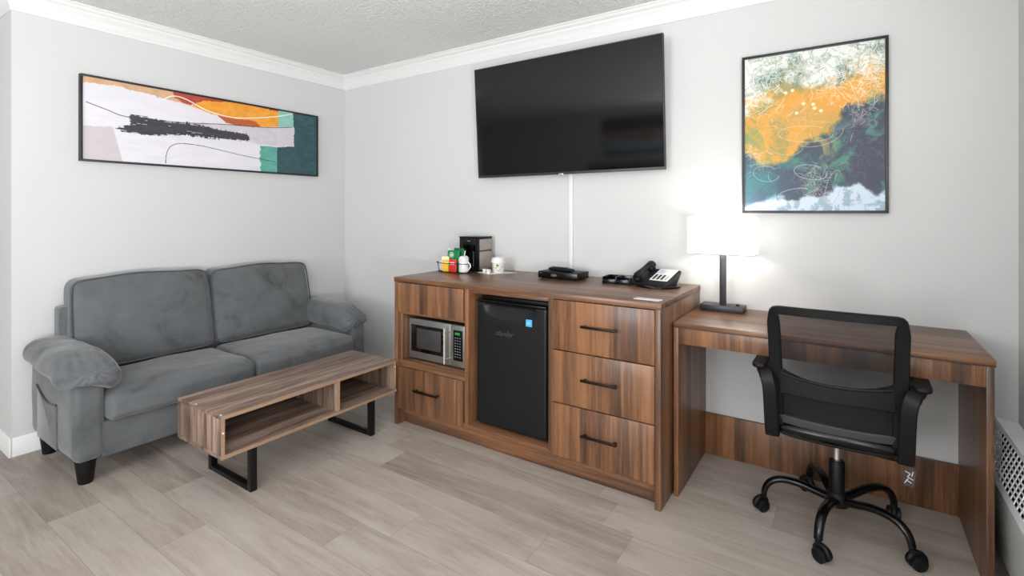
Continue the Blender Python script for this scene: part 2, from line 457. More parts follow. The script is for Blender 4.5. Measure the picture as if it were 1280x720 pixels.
# crown moulding: profile (out from the wall, z) swept along each wall
CP = [(0.0, 2.268), (0.006, 2.268), (0.008, 2.285), (0.014, 2.292), (0.016, 2.305), (0.022, 2.318), (0.034, 2.332), (0.040, 2.340), (0.040, 2.346),
      (0.048, 2.350), (0.056, 2.358), (0.060, 2.366), (0.068, 2.368), (0.068, 2.3755), (0.0, 2.3755)]
def crown(name, path):
    """path: list of (corner point, mitre direction) ; profile offset = out * mitre"""
    m = MB(); rings = []
    for (px, py), (mx, my) in path: rings.append([Vector((px + mx * o, py + my * o, min(z, ZC))) for o, z in CP])
    m.rings(rings, True); return structure(name, m, TRIM, True)
crown('trim_1', [((0, 0), (1, -1)), ((XR, 0), (-1, -1))])
crown('trim_2', [((0, YC), (1, -1)), ((0, 0), (1, -1))])
crown('trim_3', [((XL, YC), (1, -1)), ((0, YC), (1, -1))])
crown('trim_4', [((XR, 0), (-1, -1)), ((XR, YF), (-1, 1))])
# baseboards
def baseboard(name, x0, x1, y0, y1): structure(name, MB().box(x0, x1, y0, y1, 0.0, 0.098, 0.003), TRIM, True)
baseboard('baseboard_left', 0, 0.012, YC, 0)
baseboard('baseboard_left_return', XL, 0.012, YC - .012, YC)
baseboard('baseboard_back', 0.012, 1.300, -0.012, 0)
baseboard('baseboard_front', XL, XR, YF, YF + .012)
structure('trim_5', MB().box(2.112, 2.142, -0.012, 0, 0.866, 1.50, 0.003), TRIM, True)      # cable cover below the tv

# ------------------------------------------------------------------ sofa
def wr(p, k, a): return Vector((mn.noise(p * k), mn.noise(p * k + Vector((9, 3, 1))), mn.noise(p * k + Vector((2, 7, 5))))) * a
sofa = empty('sofa', 'grey suede two-seat sofa with padded arms against the left wall', 'sofa', (0.36, -1.155, 0))
SY0, SY1 = -1.965, -0.345
part('frame', MB().cushion((0.345, -1.155, 0.188), (0.315, 0.705, 0.085), 0.012, 12), SUEDE, sofa)
part('back_frame', MB().cushion((0.078, -1.155, 0.43), (0.052, 0.72, 0.32), 0.022, 16), SUEDE, sofa)
def arm(side):
    y0, y1 = (SY0, SY0 + .115) if side < 0 else (SY1 - .115, SY1)
    def f(p, u):
        p = p + wr(p + Vector((side, 0, 0)), 6, 0.003)
        p.z -= 0.015 * max(0, u.x) ** 3 * (u.z > 0)
        return p
    a = part('arm', MB().cushion((0.352, (y0 + y1) / 2, 0.305), (0.323, (y1 - y0) / 2, 0.195), (0.03, 0.03, 0.05), 20, f), SUEDE, sofa)
    yc = (y0 + y1) / 2
    def g(p, u):
        # plump pad drooping over both sides and rolling down at the front
        p.z -= 0.020 * abs(u.y) ** 2.2
        p.z -= (0.052 if u.z > 0 else 0.052 + (0.024 if side < 0 else 0.008) * u.z) * max(0.0, (u.x - 0.25) / 0.75) ** 2.0
        p.z += 0.012 * (1 - u.x * u.x) 
        p.z += 0.022 * max(0.0, -u.x) ** 1.5
        p.y *= 1 + 0.10 * (u.x)
        if u.z < 0: p.z += 0.062 * u.z * min(1, max(0, -u.y * side + .35)) * (1 - .5 * max(0, u.x) ** 3)
        s = max(0.0, (u.x - 0.35) / 0.65)
        # gathers round the front end
        ang = math.atan2(p.z, p.y)
        p.x += 0.004 * s * sin(ang * 17)
        k = 0.006 * s * sin(p.y * 150 + 3 * mn.noise(p * 9)) * (1 - abs(u.x) ** 8)
        p.z += k * (u.z > -0.2)
        p += wr(p * 1.0 + Vector((side * 3, 0, 0)), 7, 0.006) + wr(p + Vector((side * 2, 1, 0)), 18, 0.0045)
        return p
    pad = part('armrest', MB().cushion((0.388 if side < 0 else .378, yc + (0 if side < 0 else -.022), 0.532), (0.335 if side < 0 else .325, 0.116 if side < 0 else .094, 0.054), (0.09, 0.062, 0.06), 34, g), SUEDE, sofa, sub=1)
    # welt line below the pad
    yo = y0 - 0.004 if side < 0 else y1 + .004
    part('piping', MB().tube([(0.06 + 0.6 * i / 20, yo - .006 * side * -1, 0.487 - .014 * (i / 20) ** 3) for i in range(21)], 0.006, 8), PIPING, pad)
    return a
armL = arm(-1); arm(1)
# side pocket on the near arm
m = MB()
def pk(p, u):
    return p
px0, px1 = 0.17, 0.46
pts = [(px0, 0.13), (px1, 0.13), (px1, 0.335), (px1 - .02, 0.342)] + [(px1 - .02 - (px1 - px0 - .03) * i / 8, 0.342 + 0.045 * (i / 8) - .030 * sin(pi * i / 8)) for i in range(1, 9)] + [(px0, .38)]
m.prism([(x, SY0 - .0065, z) for x, z in pts], (0, 0.008, 0), 0.002)
pocket = part('pocket', m, SUEDE, sofa)
top = [(px1 - .0 - (px1 - px0) * i / 10, SY0 - .007, 0.342 + 0.043 * (i / 10) - .030 * sin(pi * i / 10)) for i in range(11)]
part('pocket_hem', MB().tube(top, 0.0045, 8), SEAM, pocket)
def seat_cushion(y0, y1, sd):
    hy = (y1 - y0) / 2
    def f(p, u):
        e = (1 - u.x ** 4) * (1 - u.y ** 4)
        if u.z > 0: p.z += 0.020 * (1 - abs(u.x) ** 2.5) * (1 - abs(u.y) ** 3) * u.z
        p.x += 0.012 * (1 - u.y ** 2) * max(0, u.x)
        if u.x > 0.6: p.z -= 0.010 * (u.x - .6) / .4 * (u.z > 0)
        p += wr(p + Vector((sd, sd, 0)), 5, 0.006) + wr(p + Vector((sd, 0, 0)), 14, 0.0022)
        p.y = max(-hy, min(hy, p.y)); return p
    return part('seat_cushion', MB().cushion((0.455, (y0 + y1) / 2, 0.337), (0.255, hy, 0.064), (0.04, 0.028, 0.035), 34, f), SUEDE, sofa, sub=1)
def back_cushion(y0, y1, sd, ztop):
    hy = (y1 - y0) / 2; z0 = 0.415; hz = (ztop - z0) / 2; hx = 0.078
    def shape(p, u):
        p.y *= 1 - 0.035 * max(0, u.z) ** 2
        fr = (1 - abs(u.y) ** 2.6) * (1 - abs(u.z) ** 2.4)
        p.x += (0.035 if u.x > 0 else 0.008) * fr * u.x
        p.z += 0.012 * (1 - u.y ** 2) * max(0, u.z) + 0.004 * sin(u.y * 5 + sd) * max(0, u.z)
        p.x -= 0.085 * (u.z + 1) / 2
        return p
    def f(p, u):
        p = shape(p, u)
        return p + wr(p + Vector((sd, 0, sd)), 4.5, 0.005) + wr(p + Vector((sd, 0, 0)), 13, 0.0016)
    m = MB().cushion((0.172, (y0 + y1) / 2, z0 + hz), (hx, hy, hz), (0.04, 0.05, 0.05), 30, f)
    o = part('back_cushion', m, SUEDE, sofa, sub=1)
    # piping round the front face
    path = []; n = 96; r = 0.055
    for i in range(n):
        a = 2 * pi * i / n; ca, sa = cos(a), sin(a)
        k = 14.0
        q = (abs(ca) ** k + abs(sa) ** k) ** (-1 / k)
        y, z = ca * q, sa * q
        p = Vector((hx * 0.80, y * (hy - 0.004), z * (hz - 0.004))); u = Vector((0.80, y, z))
        p = shape(p, u); path.append(p + Vector((0.172 - .0, (y0 + y1) / 2, z0 + hz)))
    part('piping', MB().tube(path, 0.0050, 8, closed=True), PIPING, o)
seat_cushion(-1.848, -1.156, 1.7); seat_cushion(-1.152, -0.462, 5.2)
back_cushion(-1.846, -1.157, 2.2, 0.885); back_cushion(-1.151, -0.462, 7.9, 0.875)
for x in (0.092, 0.610):
    for y in (-1.905, -0.405):
        part('leg', MB().lathe([(0.027, 0), (0.029, 0.004), (0.040, 0.100), (0.041, 0.112)], (x, y, 0), 28), BLK_PL, sofa)

# ------------------------------------------------------------------ coffee table
ct = empty('coffee_table', 'low grey-brown wooden coffee table with two open cubbies and black metal legs', 'coffee table', (1.14, -1.17, 0))
X0, X1, Y0, Y1, Z0, Z1 = 0.942, 1.338, -1.660, -0.680, 0.200, 0.382
part('top_panel', MB().box(X0, X1, Y0, Y1, Z1 - .015, Z1, 0.001), OY, ct)
part('bottom_panel', MB().box(X0, X1 + .002, Y0 - .002, Y1 + .002, Z0, Z0 + .015, 0.001), OY, ct)
for ya in (Y0, Y1 - .015): part('side_panel', MB().box(X0, X1 - .002, ya, ya + .015, Z0 + .015, Z1 - .015, 0.0008), OZ, ct)
ym = -1.085
part('divider', MB().box(X0 + .012, X1 - .002, ym, ym + .018, Z0 + .015, Z1 - .015, 0.0008), OZ, ct)
part('back_panel', MB().box(X0 + .002, X0 + .012, Y0 + .015, Y1 - .015, Z0 + .015, Z1 - .015, 0), OY, ct)
# light edge banding on the open front
m = MB().box(X1, X1 + .0015, Y0, Y1, Z1 - .015, Z1, 0).box(X1 + .002, X1 + .0035, Y0, Y1, Z0, Z0 + .015, 0)
m.box(X1 - .002, X1 - .0005, Y0, Y0 + .015, Z0 + .015, Z1 - .015, 0).box(X1 - .002, X1 - .0005, Y1 - .015, Y1, Z0 + .015, Z1 - .015, 0).box(X1 - .002, X1 - .0005, ym, ym + .018, Z0 + .015, Z1 - .015, 0)
part('edge_banding', m, OEDGE, ct, smooth=False)
for yl in (-1.515, -0.842):
    m = MB(); a, b, t = X0 + .005, X1 - .010, 0.030
    m.box(a, a + .030, yl - .015, yl + .015, 0, Z0, 0.002).box(b - .030, b, yl - .015, yl + .015, 0, Z0, 0.002)
    m.box(a + .030, b - .030, yl - .015, yl + .015, 0, 0.022, 0.002).box(a + .030, b - .030, yl - .015, yl + .015, Z0 - .012, Z0, 0.002)
    part('leg', m, BLK_MET, ct)
for (x, y, z, d) in ((1.10, Y0 + .008, Z1, 'z'), (1.318, Y0 + .008, Z1, 'z'), (X1 - .0005, Y0 + .0075, 0.310, 'x'), (X1 - .0005, Y1 - .0075, 0.345, 'x')):
    p1 = (x, y, z + .0012) if d == 'z' else (x + .0015, y, z)
    part('screw_cap', MB().cyl((x, y, z), p1, 0.0042), WHITE_PL, ct)

# ------------------------------------------------------------------ dresser
dr = empty('dresser', 'walnut dresser unit with drawers, microwave shelf and fridge bay below the television', 'dresser', (2.09, -0.33, 0))
DX0, DX1, DY, H = 1.306, 2.879, -0.661, 0.862
part('top', MB().box(DX0 - .003, DX1 + .003, DY - .003, -0.001, H - .026, H, 0.0015), WX, dr)
part('side_panel', MB().box(DX0, DX0 + .025, DY, -0.001, 0, H - .026, 0.001), WZ, dr)
part('side_panel', MB().box(DX1 - .025, DX1, DY, -0.001, 0, H - .026, 0.001), WZ, dr)
for x in (1.832, 2.342):
    part('partition', MB().box(x, x + .025, DY + .004, -0.02, 0.112, H - .026, 0.001), WZ, dr)
part('partition', MB().box(1.332, 1.368, DY + .004, -0.02, 0.385, 0.652, 0.001), WZ, dr)
part('back_panel', MB().box(DX0 + .025, DX1 - .025, -0.02, -0.002, 0.10, H - .026, 0), WZ, dr)
part('shelf', MB().box(1.331, 1.832, DY + .004, -0.02, 0.345, 0.385, 0.001), WX, dr)
part('shelf', MB().box(1.331, 1.832, DY + .010, -0.02, 0.652, 0.664, 0.001), WX, dr)
part('bottom_panel', MB().box(DX0 + .025, DX1 - .025, DY + .006, -0.02, 0.095, 0.120, 0.001), WX, dr)
part('rail', MB().box(1.857, 2.342, DY + .004, DY + .03, 0.818, H - .026, 0.001), WX, dr)
part('plinth', MB().box(DX0 + .025, DX1 - .025, DY + .055, DY + .075, 0, 0.095, 0.001), WX, dr)
def handle(par, x0, x1, y, z, dz=0.0):
    m = MB(); 
    for x in (x0 + .014, x1 - .014): m.box(x - .005, x + .005, y - .022, y, z - .004, z + .004, 0.001)
    m.box(x0, x1, y - .030, y - .020, z - .0055, z + .0055, 0.002)
    return part('handle', m, BRONZE, par)
for i, (z0, z1) in enumerate(((0.601, 0.832), (0.354, 0.596), (0.102, 0.349))):
    d = part('drawer', MB().box(2.360, 2.852, DY - .001, DY + .018, z0, z1, 0.0012), WZ, dr)
    handle(d, 2.524, 2.696, DY - .001, (z0 + z1) / 2 + .010)
    part('drawer_box', MB().box(2.385, 2.835, DY + .020, -0.08, z0 + .02, z1 - .03, 0.001), OEDGE, d)
d = part('drawer', MB().box(1.334, 1.822, DY - .001, DY + .018, 0.100, 0.343, 0.0012), WZ, dr)
handle(d, 1.480, 1.665, DY - .001, 0.232)
part('drawer_box', MB().box(1.36, 1.80, DY + .020, -0.08, 0.125, 0.31, 0.001), OEDGE, d)
part('front_panel', MB().box(1.334, 1.824, DY - .001, DY + .018, 0.664, 0.832, 0.0012), WZ, dr)

# ------------------------------------------------------------------ microwave
mw = empty('microwave', 'stainless steel microwave oven standing on the shelf of the dresser', 'microwave', (1.60, -0.42, 0.385))
mx0, mx1, my, mz0, mz1 = 1.374, 1.794, -0.612, 0.392, 0.622
part('body', MB().box(mx0 + .003, mx1 - .003, my + .025, my + .33, mz0 + .004, mz1 - .003, 0.005), GUN, mw)
for x in (mx0 + .03, mx1 - .03):
    for y in (my + .05, my + .30): part('foot', MB().cyl((x, y, 0.385), (x, y, mz0 + .006), 0.012), BLK_PL, mw)
xs = mx1 - .098
door = MB().box(mx0, xs, my, my + .024, mz0, mz1, 0.004)
d = part('door', door, STEEL, mw)
part('window', MB().box(mx0 + .020, xs - .050, my - .002, my + .004, mz0 + .040, mz1 - .034, 0.002), DARKGLASS, d)
part('viewing_screen', MB().box(mx0 + .065, xs - .070, my - .003, my, mz0 + .062, mz1 - .052, 0.001), plain('micro_grey_screen', (52, 50, 50), 0.5, nscale=300), d)
m = MB().tube([(xs - .022, my - .028, mz0 + .012), (xs - .022, my - .028, mz1 - .018)], 0.0065, 14)
for z in (mz0 + .040, mz1 - .045): m.cyl((xs - .022, my - .028, z), (xs - .006, my + .002, z), 0.0045)
part('door_handle', m, STEEL_LT, d)
cp = part('control_panel', MB().box(xs + .002, mx1, my, my + .024, mz0, mz1, 0.004), STEEL, mw)
kp = part('keypad', MB().box(xs + .020, mx1 - .012, my - .003, my + .003, mz0 + .035, mz1 - .028, 0.001), BLK_GLOSS, cp)
part('display', MB().box(xs + .034, mx1 - .030, my - .0045, my - .002, mz1 - .053, mz1 - .040, 0.0005), LED, cp)
kx0, kx1 = xs + .028, mx1 - .020
m = MB()
for r in range(8):
    for c in range(3):
        x = kx0 + (kx1 - kx0) * (c + .5) / 3; z = mz1 - .070 - r * .0148
        m.box(x - .0045, x + .0045, my - .0042, my - .002, z - .0022, z + .0022, 0.0005)
part('buttons', m, GREYPRINT, cp, label='rows of small grey buttons')

# ------------------------------------------------------------------ mini fridge
fr = empty('mini_fridge', 'black compact refrigerator in the open bay of the dresser', 'refrigerator', (2.115, -0.35, 0.120))
fx0_, fx1_, fy = 1.900, 2.322, -0.640
part('cabinet', MB().box(fx0_ + .004, fx1_ - .002, fy + .055, fy + .50, 0.135, 0.790, 0.006), FRIDGE, fr)
part('top_cover', MB().box(fx0_, fx1_, fy + .050, fy + .50, 0.779, 0.800, 0.004), BLK_PL, fr)
for x in (fx0_ + .05, fx1_ - .05):
    for y in (fy + .09, fy + .45): part('foot', MB().cyl((x, y, 0.1195), (x, y, 0.137), 0.016), BLK_PL, fr)
# door with a scooped grip near the top
def fdoor():
    b = bmesh.new(); nx, nz = 60, 80
    zt, zb = 0.776, 0.140
    vs_ = []
    for j in range(nz + 1):
        row = []
        for i in range(nx + 1):
            u = i / nx; v = j / nz; x = fx0_ + (fx1_ - fx0_) * u; z = zb + (zt - zb) * v
            y = fy
            # scoop: arc from (0.1,top) to (0.86,top) dipping to 0.66 below top
            cx_ = (u - 0.49) / 0.38
            if abs(cx_) < 1:
                depth = 0.062 * (1 - abs(cx_) ** 2.6) ** 0.6     # how far below the top lip
                dz = (zt - 0.014) - z
                if 0 < dz < depth + .012:
                    s = dz / (depth + .012)
                    y += 0.020 * (1 - s) ** 1.2 * min(1, (1 - abs(cx_)) * 6)
            y += 0.010 * (max(0, abs(u - .5) * 2 - 0.955) / 0.045) ** 2 + 0.008 * (max(0, abs(v - .5) * 2 - 0.97) / 0.03) ** 2
            row.append(b.verts.new((x, y, z)))
        vs_.append(row)
    for j in range(nz):
        for i in range(nx): b.faces.new((vs_[j][i], vs_[j][i + 1], vs_[j + 1][i + 1], vs_[j + 1][i]))
    ed = [e for e in b.edges if e.is_boundary]
    r = bmesh.ops.extrude_edge_only(b, edges=ed)
    nv = [g for g in r['geom'] if isinstance(g, bmesh.types.BMVert)]
    for v in nv: v.co.y = fy + .050
    b2 = [e for e in b.edges if e.is_boundary]; bmesh.ops.holes_fill(b, edges=b2)
    m = MB(); m.merge(b); return m
d = part('door', fdoor(), FRIDGE, fr, ang=50)
part('door_lip', MB().box(fx0_ + .001, fx1_ - .001, fy - .003, fy + .050, 0.7765, 0.786, 0.003), BLK_GLOSS, d)
def text_mb(s, size, loc, shear=0.0, depth=0.0006, bold=0.0, sx=1.0):
    c = bpy.data.curves.new('t', 'FONT'); c.body = s; c.size = size; c.shear = shear; c.extrude = depth; c.offset = bold
    o = bpy.data.objects.new('t', c); COL.objects.link(o); bpy.context.view_layer.update()
    me = bpy.data.meshes.new_from_object(o.evaluated_get(bpy.context.evaluated_depsgraph_get()))
    bpy.data.objects.remove(o); bpy.data.curves.remove(c)
    me.transform(Matrix.Translation(loc) @ Matrix.Rotation(R(90), 4, 'X') @ Matrix.Diagonal((sx, 1, 1, 1)))
    m = MB(); m.bm.from_mesh(me); bpy.data.meshes.remove(me); return m
part('lettering', text_mb('danby', 0.038, (2.020, fy - .0006, 0.614), 0.45, sx=1.15), SILVERPRINT, d, label='silver italic lettering reading danby')
st = part('sticker', MB().box(2.206, 2.241, fy - .0012, fy, 0.680, 0.715, 0.0), SKY, d, label='small light blue square sticker', smooth=False)
m = MB()
m.tube([(2.212, fy - .0016, 0.690), (2.218, fy - .0016, 0.704), (2.224, fy - .0016, 0.690), (2.232, fy - .0016, 0.704)], 0.0014, 6)
part('print', m, WHITE_PL, st)

# ------------------------------------------------------------------ desk
dk = empty('desk', 'walnut writing desk with panel legs below the square painting', 'desk', (3.405, -0.26, 0))
KX0, KX1, KY, KH = 2.887, 3.921, -0.510, 0.760
part('top', MB().box(KX0, KX1 + .002, KY - .002, -0.001, KH - .022, KH, 0.0015), WX, dk)
part('leg', MB().box(KX0 + .002, KX0 + .022, KY, -0.001, 0, KH - .022, 0.001), WZ, dk)
part('leg', MB().box(KX1 - .022, KX1 - .002, KY, -0.001, 0, KH - .022, 0.001), WZ, dk)
part('apron', MB().box(KX0 + .022, KX1 - .022, KY + .004, KY + .022, 0.668, KH - .022, 0.001), WZ, dk)
part('back_panel', MB().box(KX0 + .022, KX1 - .022, -0.020, -0.002, 0, 0.208, 0.001), WZ, dk)

# ------------------------------------------------------------------ television
tv = empty('television', 'large flat black wall-mounted television above the dresser, tilted slightly down', 'television', (2.10, -0.02, 1.83))
TW, TH, tilt = 1.245, 0.708, R(3.6)
TM = Matrix.Translation((2.097, -0.072, 1.473)) @ Matrix.Rotation(tilt, 4, 'X')     # pivot: bottom centre of the screen
def tpart(name, mb, mat, par, **kw):
    mb.bm.transform(TM); return part(name, mb, mat, par, **kw)
b = tpart('housing', MB().box(-TW / 2, TW / 2, 0.001, 0.022, -0.004, TH, 0.003).box(-TW * .36, TW * .36, 0.022, 0.050, 0.03, TH * .55, 0.01), BLK_PL, tv)
tpart('screen', MB().box(-TW / 2 + .006, TW / 2 - .006, -0.0012, 0.001, 0.012, TH - .006, 0), SCREEN, tv, smooth=False)
fm = MB().box(-TW / 2, TW / 2, -0.003, 0.004, -0.004, 0.011, 0.001).box(-TW / 2, -TW / 2 + .005, -0.003, 0.004, 0.011, TH, 0.001)
fm.box(TW / 2 - .005, TW / 2, -0.003, 0.004, 0.011, TH, 0.001).box(-TW / 2, TW / 2, -0.003, 0.004, TH - .005, TH, 0.001)
tpart('bezel', fm, GUN, tv)
tpart('emblem', MB().box(-0.014, 0.014, -0.006, -0.002, -0.010, 0.002, 0.001), STEEL_LT, tv, label='small silver maker badge')
part('wall_bracket', MB().box(1.85, 2.35, -0.045, -0.001, 1.60, 1.72, 0.004), BLK_MET, tv)

# ------------------------------------------------------------------ paintings (colour laid out procedurally on a fine mesh)
def vnoise(u, v, sc, seed, oct=4, gain=0.5):
    rng = np.random.RandomState(seed); out = np.zeros_like(u); a = 1.0; tot = 0
    for o in range(oct):
        G = rng.rand(128, 128); x = (u * sc) % 127; y = (v * sc) % 127
        xi = x.astype(int); yi = y.astype(int); fx = x - xi; fy_ = y - yi
        fx = fx * fx * (3 - 2 * fx); fy_ = fy_ * fy_ * (3 - 2 * fy_); x2 = (xi + 1) % 128; y2 = (yi + 1) % 128
        out += a * ((G[yi, xi] * (1 - fx) + G[yi, x2] * fx) * (1 - fy_) + (G[y2, xi] * (1 - fx) + G[y2, x2] * fx) * fy_)
        tot += a; a *= gain; sc *= 2.03
    return out / tot
def inpoly(U, V, P):
    c = np.zeros(U.shape, bool); n = len(P)
    for i in range(n):
        x1, y1 = P[i]; x2, y2 = P[(i + 1) % n]
        if y1 == y2: continue
        t = ((y1 > V) != (y2 > V)) & (U < (x2 - x1) * (V - y1) / (y2 - y1) + x1); c ^= t
    return c
def dist_line(U, V, P, asp):
    d = np.full(U.shape, 9.0)
    for (x1, y1), (x2, y2) in zip(P[:-1], P[1:]):
        ax, ay, bx, by = x1 * asp, y1, x2 * asp, y2; px, py = U * asp, V
        t = np.clip(((px - ax) * (bx - ax) + (py - ay) * (by - ay)) / ((bx - ax) ** 2 + (by - ay) ** 2 + 1e-12), 0, 1)
        d = np.minimum(d, np.hypot(px - ax - t * (bx - ax), py - ay - t * (by - ay)))
    return d
def smooth_path(P, n=8):
    out = []; m = len(P)
    for i in range(m - 1):
        p0, p1, p2, p3 = P[max(i - 1, 0)], P[i], P[i + 1], P[min(i + 2, m - 1)]
        for k in range(n):
            t = k / n
            out.append(tuple(0.5 * ((2 * p1[j]) + (-p0[j] + p2[j]) * t + (2 * p0[j] - 5 * p1[j] + 4 * p2[j] - p3[j]) * t * t + (-p0[j] + 3 * p1[j] - 3 * p2[j] + p3[j]) * t ** 3) for j in (0, 1)))
    out.append(P[-1]); return out
def lerp(img, mask, c): 
    m = np.clip(mask, 0, 1)[..., None] if mask.dtype != bool else mask[..., None].astype(float)
    return img * (1 - m) + np.array(c, float) * m
def strokes(shape, n, seed, centre, spread, length, curl, rad, ang=None):
    """mask of thin curly brush marks; centre(rng) -> (u, v)"""
    nv, nu = shape; M_ = np.zeros(shape); rng = np.random.RandomState(seed)
    for k in range(n):
        u, v = centre(rng); a = (rng.rand() * 2 * pi) if ang is None else ang + (rng.rand() - .5) * spread
        L_ = length * (.4 + rng.rand()); c = (rng.rand() - .5) * 2 * curl; st = rng.rand() * .6 + .4; rr = rad * (.5 + rng.rand())
        x, y = u * nu, v * nv; ds = .7; steps = int(L_ * nu / ds)
        for i in range(steps):
            a += c * ds / nu; x += cos(a) * ds; y += sin(a) * ds
            f = st * (1 - abs(2 * i / steps - 1) ** 3); w_ = int(rr + 1.5)
            xi, yi = int(x), int(y)
            if xi < w_ or yi < w_ or xi >= nu - w_ - 1 or yi >= nv - w_ - 1: continue
            yy, xx = np.mgrid[yi - w_:yi + w_ + 1, xi - w_:xi + w_ + 1]
            b_ = np.clip(rr + .5 - np.hypot(xx - x, yy - y), 0, 1) * f
            s_ = M_[yi - w_:yi + w_ + 1, xi - w_:xi + w_ + 1]; np.maximum(s_, b_, out=s_)
    return M_
def painting_wide(nu, nv):
    V, U = np.mgrid[0:nv, 0:nu]; U = (U + .5) / nu; V = (V + .5) / nv; asp = 1.483 / .477
    w1 = vnoise(U * asp, V, 9, 1) - .5; w2 = vnoise(U * asp, V, 9, 2) - .5; r1 = vnoise(U * asp, V, 30, 3) - .5
    u = U + w1 * .010 + r1 * .006; v = V + w2 * .035 + r1 * .03
    img = np.ones(U.shape + (3,)) * np.array((226, 222, 229.)); 
    tx = vnoise(U * 1.5, V * 3, 8, 4)
    img += (tx - .5)[..., None] * 14
    S = PW
    def f(name, c, var=12, sd=5, uu=None, vv=None):
        nonlocal img
        m = inpoly(u if uu is None else uu, v if vv is None else vv, S[name])
        n = (vnoise(U * asp, V * 2.0, 12, sd) - .5)[..., None] * var * 2
        img = np.where(m[..., None], np.array(c, float) + n, img)
    f('lilac', (203, 194, 198), 4, 6, U, v)
    f('tan', (208, 168, 130), 16, 7); f('wash', (206, 198, 206), 12, 8)
    f('rust', (176, 70, 50), 16, 9); f('orange', (238, 160, 52), 16, 10); f('rust_low', (184, 92, 48), 16, 11)
    f('mint', (140, 194, 180), 14, 12); f('teal', (48, 82, 88), 16, 14, U + r1 * .01, V + r1 * .02)
    f('mint_low', (92, 165, 150), 16, 13, U + r1 * .02, V)
    f('tealwhite', (210, 203, 210), 6, 13)
    # dry-brush black stroke
    rag = vnoise(U * 5, V * 55, 3, 15) - .5
    m = inpoly(U + rag * .018, V + r1 * .02 + rag * .05 + (vnoise(U * 60, V * .5, 2, 19) - .5) * .05, S['black']); br = vnoise(U * 6, V * 40, 4, 16)
    img = np.where((m & (br > .22))[..., None], np.array((58, 57, 64.)) + (br - .5)[..., None] * 40, img)
    for name, c, wd in (('line1', (52, 52, 60), .006), ('line2', (60, 60, 66), .005), ('white1', (240, 238, 232), .009)):
        d = dist_line(U, V, smooth_path(S[name]), asp); img = lerp(img, np.clip((wd - d) / wd * 2.2, 0, 1), c)
    return np.clip(img * .95, 0, 255)
def painting_tall(nu, nv):
    V, U = np.mgrid[0:nv, 0:nu]; U = (U + .5) / nu; V = (V + .5) / nv; asp = .58 / .77
    A = lambda sc, sd, o=5, g=.55: vnoise(U * asp, V, sc, sd, o, g)
    wu = U + (A(5, 21) - .5) * .25; wv = V + (A(5, 22) - .5) * .22
    def B(sc, sd, o=5): return vnoise(wu * asp + .3, wv + .3, sc, sd, o, .6)
    img = np.ones(U.shape + (3,)) * np.array((232, 160, 58.))
    o = B(7, 23); img = lerp(img, (o - .42) * 3.5, (206, 158, 72)); img = lerp(img, np.clip((B(9, 24) - .53) * 4, 0, .8), (150, 144, 84))
    # olive / green top
    g = np.clip((0.25 - wv) * 6 + (B(6, 25) - .5) * 3, 0, 1); img = lerp(img, g, (128, 142, 112))
    g = np.clip((0.13 - wv) * 8 + (B(9, 26) - .45) * 4, 0, 1) * (V < .4); img = lerp(img, g, (96, 122, 104))
    # dark / teal lower half
    bd = 0.65 - 0.33 * np.clip((U - .38) / .50, 0, 1) ** 0.9 + (A(6, 27) - .5) * .22
    m = np.clip((V - bd) * 28, 0, 1); dk_ = np.ones_like(img) * np.array((58, 62, 82.))
    dk_ = lerp(dk_, (B(7, 28) - .47) * 5 * (1.15 - U), (48, 112, 108)); dk_ = lerp(dk_, (B(13, 29) - .56) * 5, (72, 128, 112))
    dk_ = lerp(dk_, np.clip(.62 - U * 1.1, 0, 1) * np.clip((V - .5) * 4, 0, 1), (84, 128, 150)); dk_ = lerp(dk_, (B(18, 40) - .57) * 5 * U, (96, 104, 120))
    img = img * (1 - m[..., None]) + dk_ * m[..., None]
    # soft green smudges over the ochre left side
    img = lerp(img, np.clip((B(6, 30) - .52) * 5, 0, .8) * np.clip(1 - abs(V - .50) * 5, 0, 1) * np.clip(1.3 - U * 1.6, 0, 1), (110, 150, 98))
    img = lerp(img, np.clip((.16 - np.hypot((U - .50) * asp, V - .60)) * 7, 0, .7) * np.clip((B(9, 31) - .44) * 8, 0, 1), (186, 174, 112))
    # white scribbles: bundles of thin curly brush marks
    def topc(rg_):
        while True:
            u, v = rg_.rand(), rg_.rand() * .34
            if v < .15 + .13 * max(0, .40 - u) * 3 + .06 * (u > .6) + .03 * rg_.randn(): return u, v
    wm = np.clip((0.13 + 0.10 * np.clip(.35 - U, 0, 1) * 3 - V) * 9 + (A(7, 35) - .40) * 6, 0, 1)
    img = lerp(img, wm * (.5 + .45 * (B(22, 41) > .45)), (232, 233, 229))
    img = lerp(img, strokes(U.shape, 900, 51, topc, 0, .085, 16, .85), (240, 240, 236))
    img = lerp(img, strokes(U.shape, 130, 52, topc, 0, .06, 16, .8) * .8, (96, 124, 96))
    def blob(cu, cv, s_): return lambda rg_: (cu + rg_.randn() * s_, cv + rg_.randn() * s_ * .75)
    for i, (cu, cv, s_, n_, c) in enumerate(((.87, .27, .075, 150, (242, 240, 234)), (.14, .30, .09, 130, (242, 240, 234)), (.66, .24, .06, 80, (242, 240, 234)), (.93, .20, .05, 60, (242, 240, 234)),
                                        (.44, .38, .06, 60, (228, 196, 150)), (.86, .44, .05, 70, (206, 190, 182)), (.55, .80, .06, 90, (206, 190, 178)), (.52, .88, .05, 60, (190, 170, 165)),
                                        (.06, .62, .035, 45, (230, 222, 214)), (.10, .70, .05, 30, (190, 205, 200)), (.70, .55, .09, 60, (70, 130, 116)), (.80, .66, .09, 60, (84, 104, 124)), (.30, .72, .10, 60, (72, 140, 132)), (.22, .48, .12, 70, (214, 176, 90)))):
        img = lerp(img, strokes(U.shape, n_, 60 + i, blob(cu, cv, s_), 0, .075, 18, .7) * .85, c)
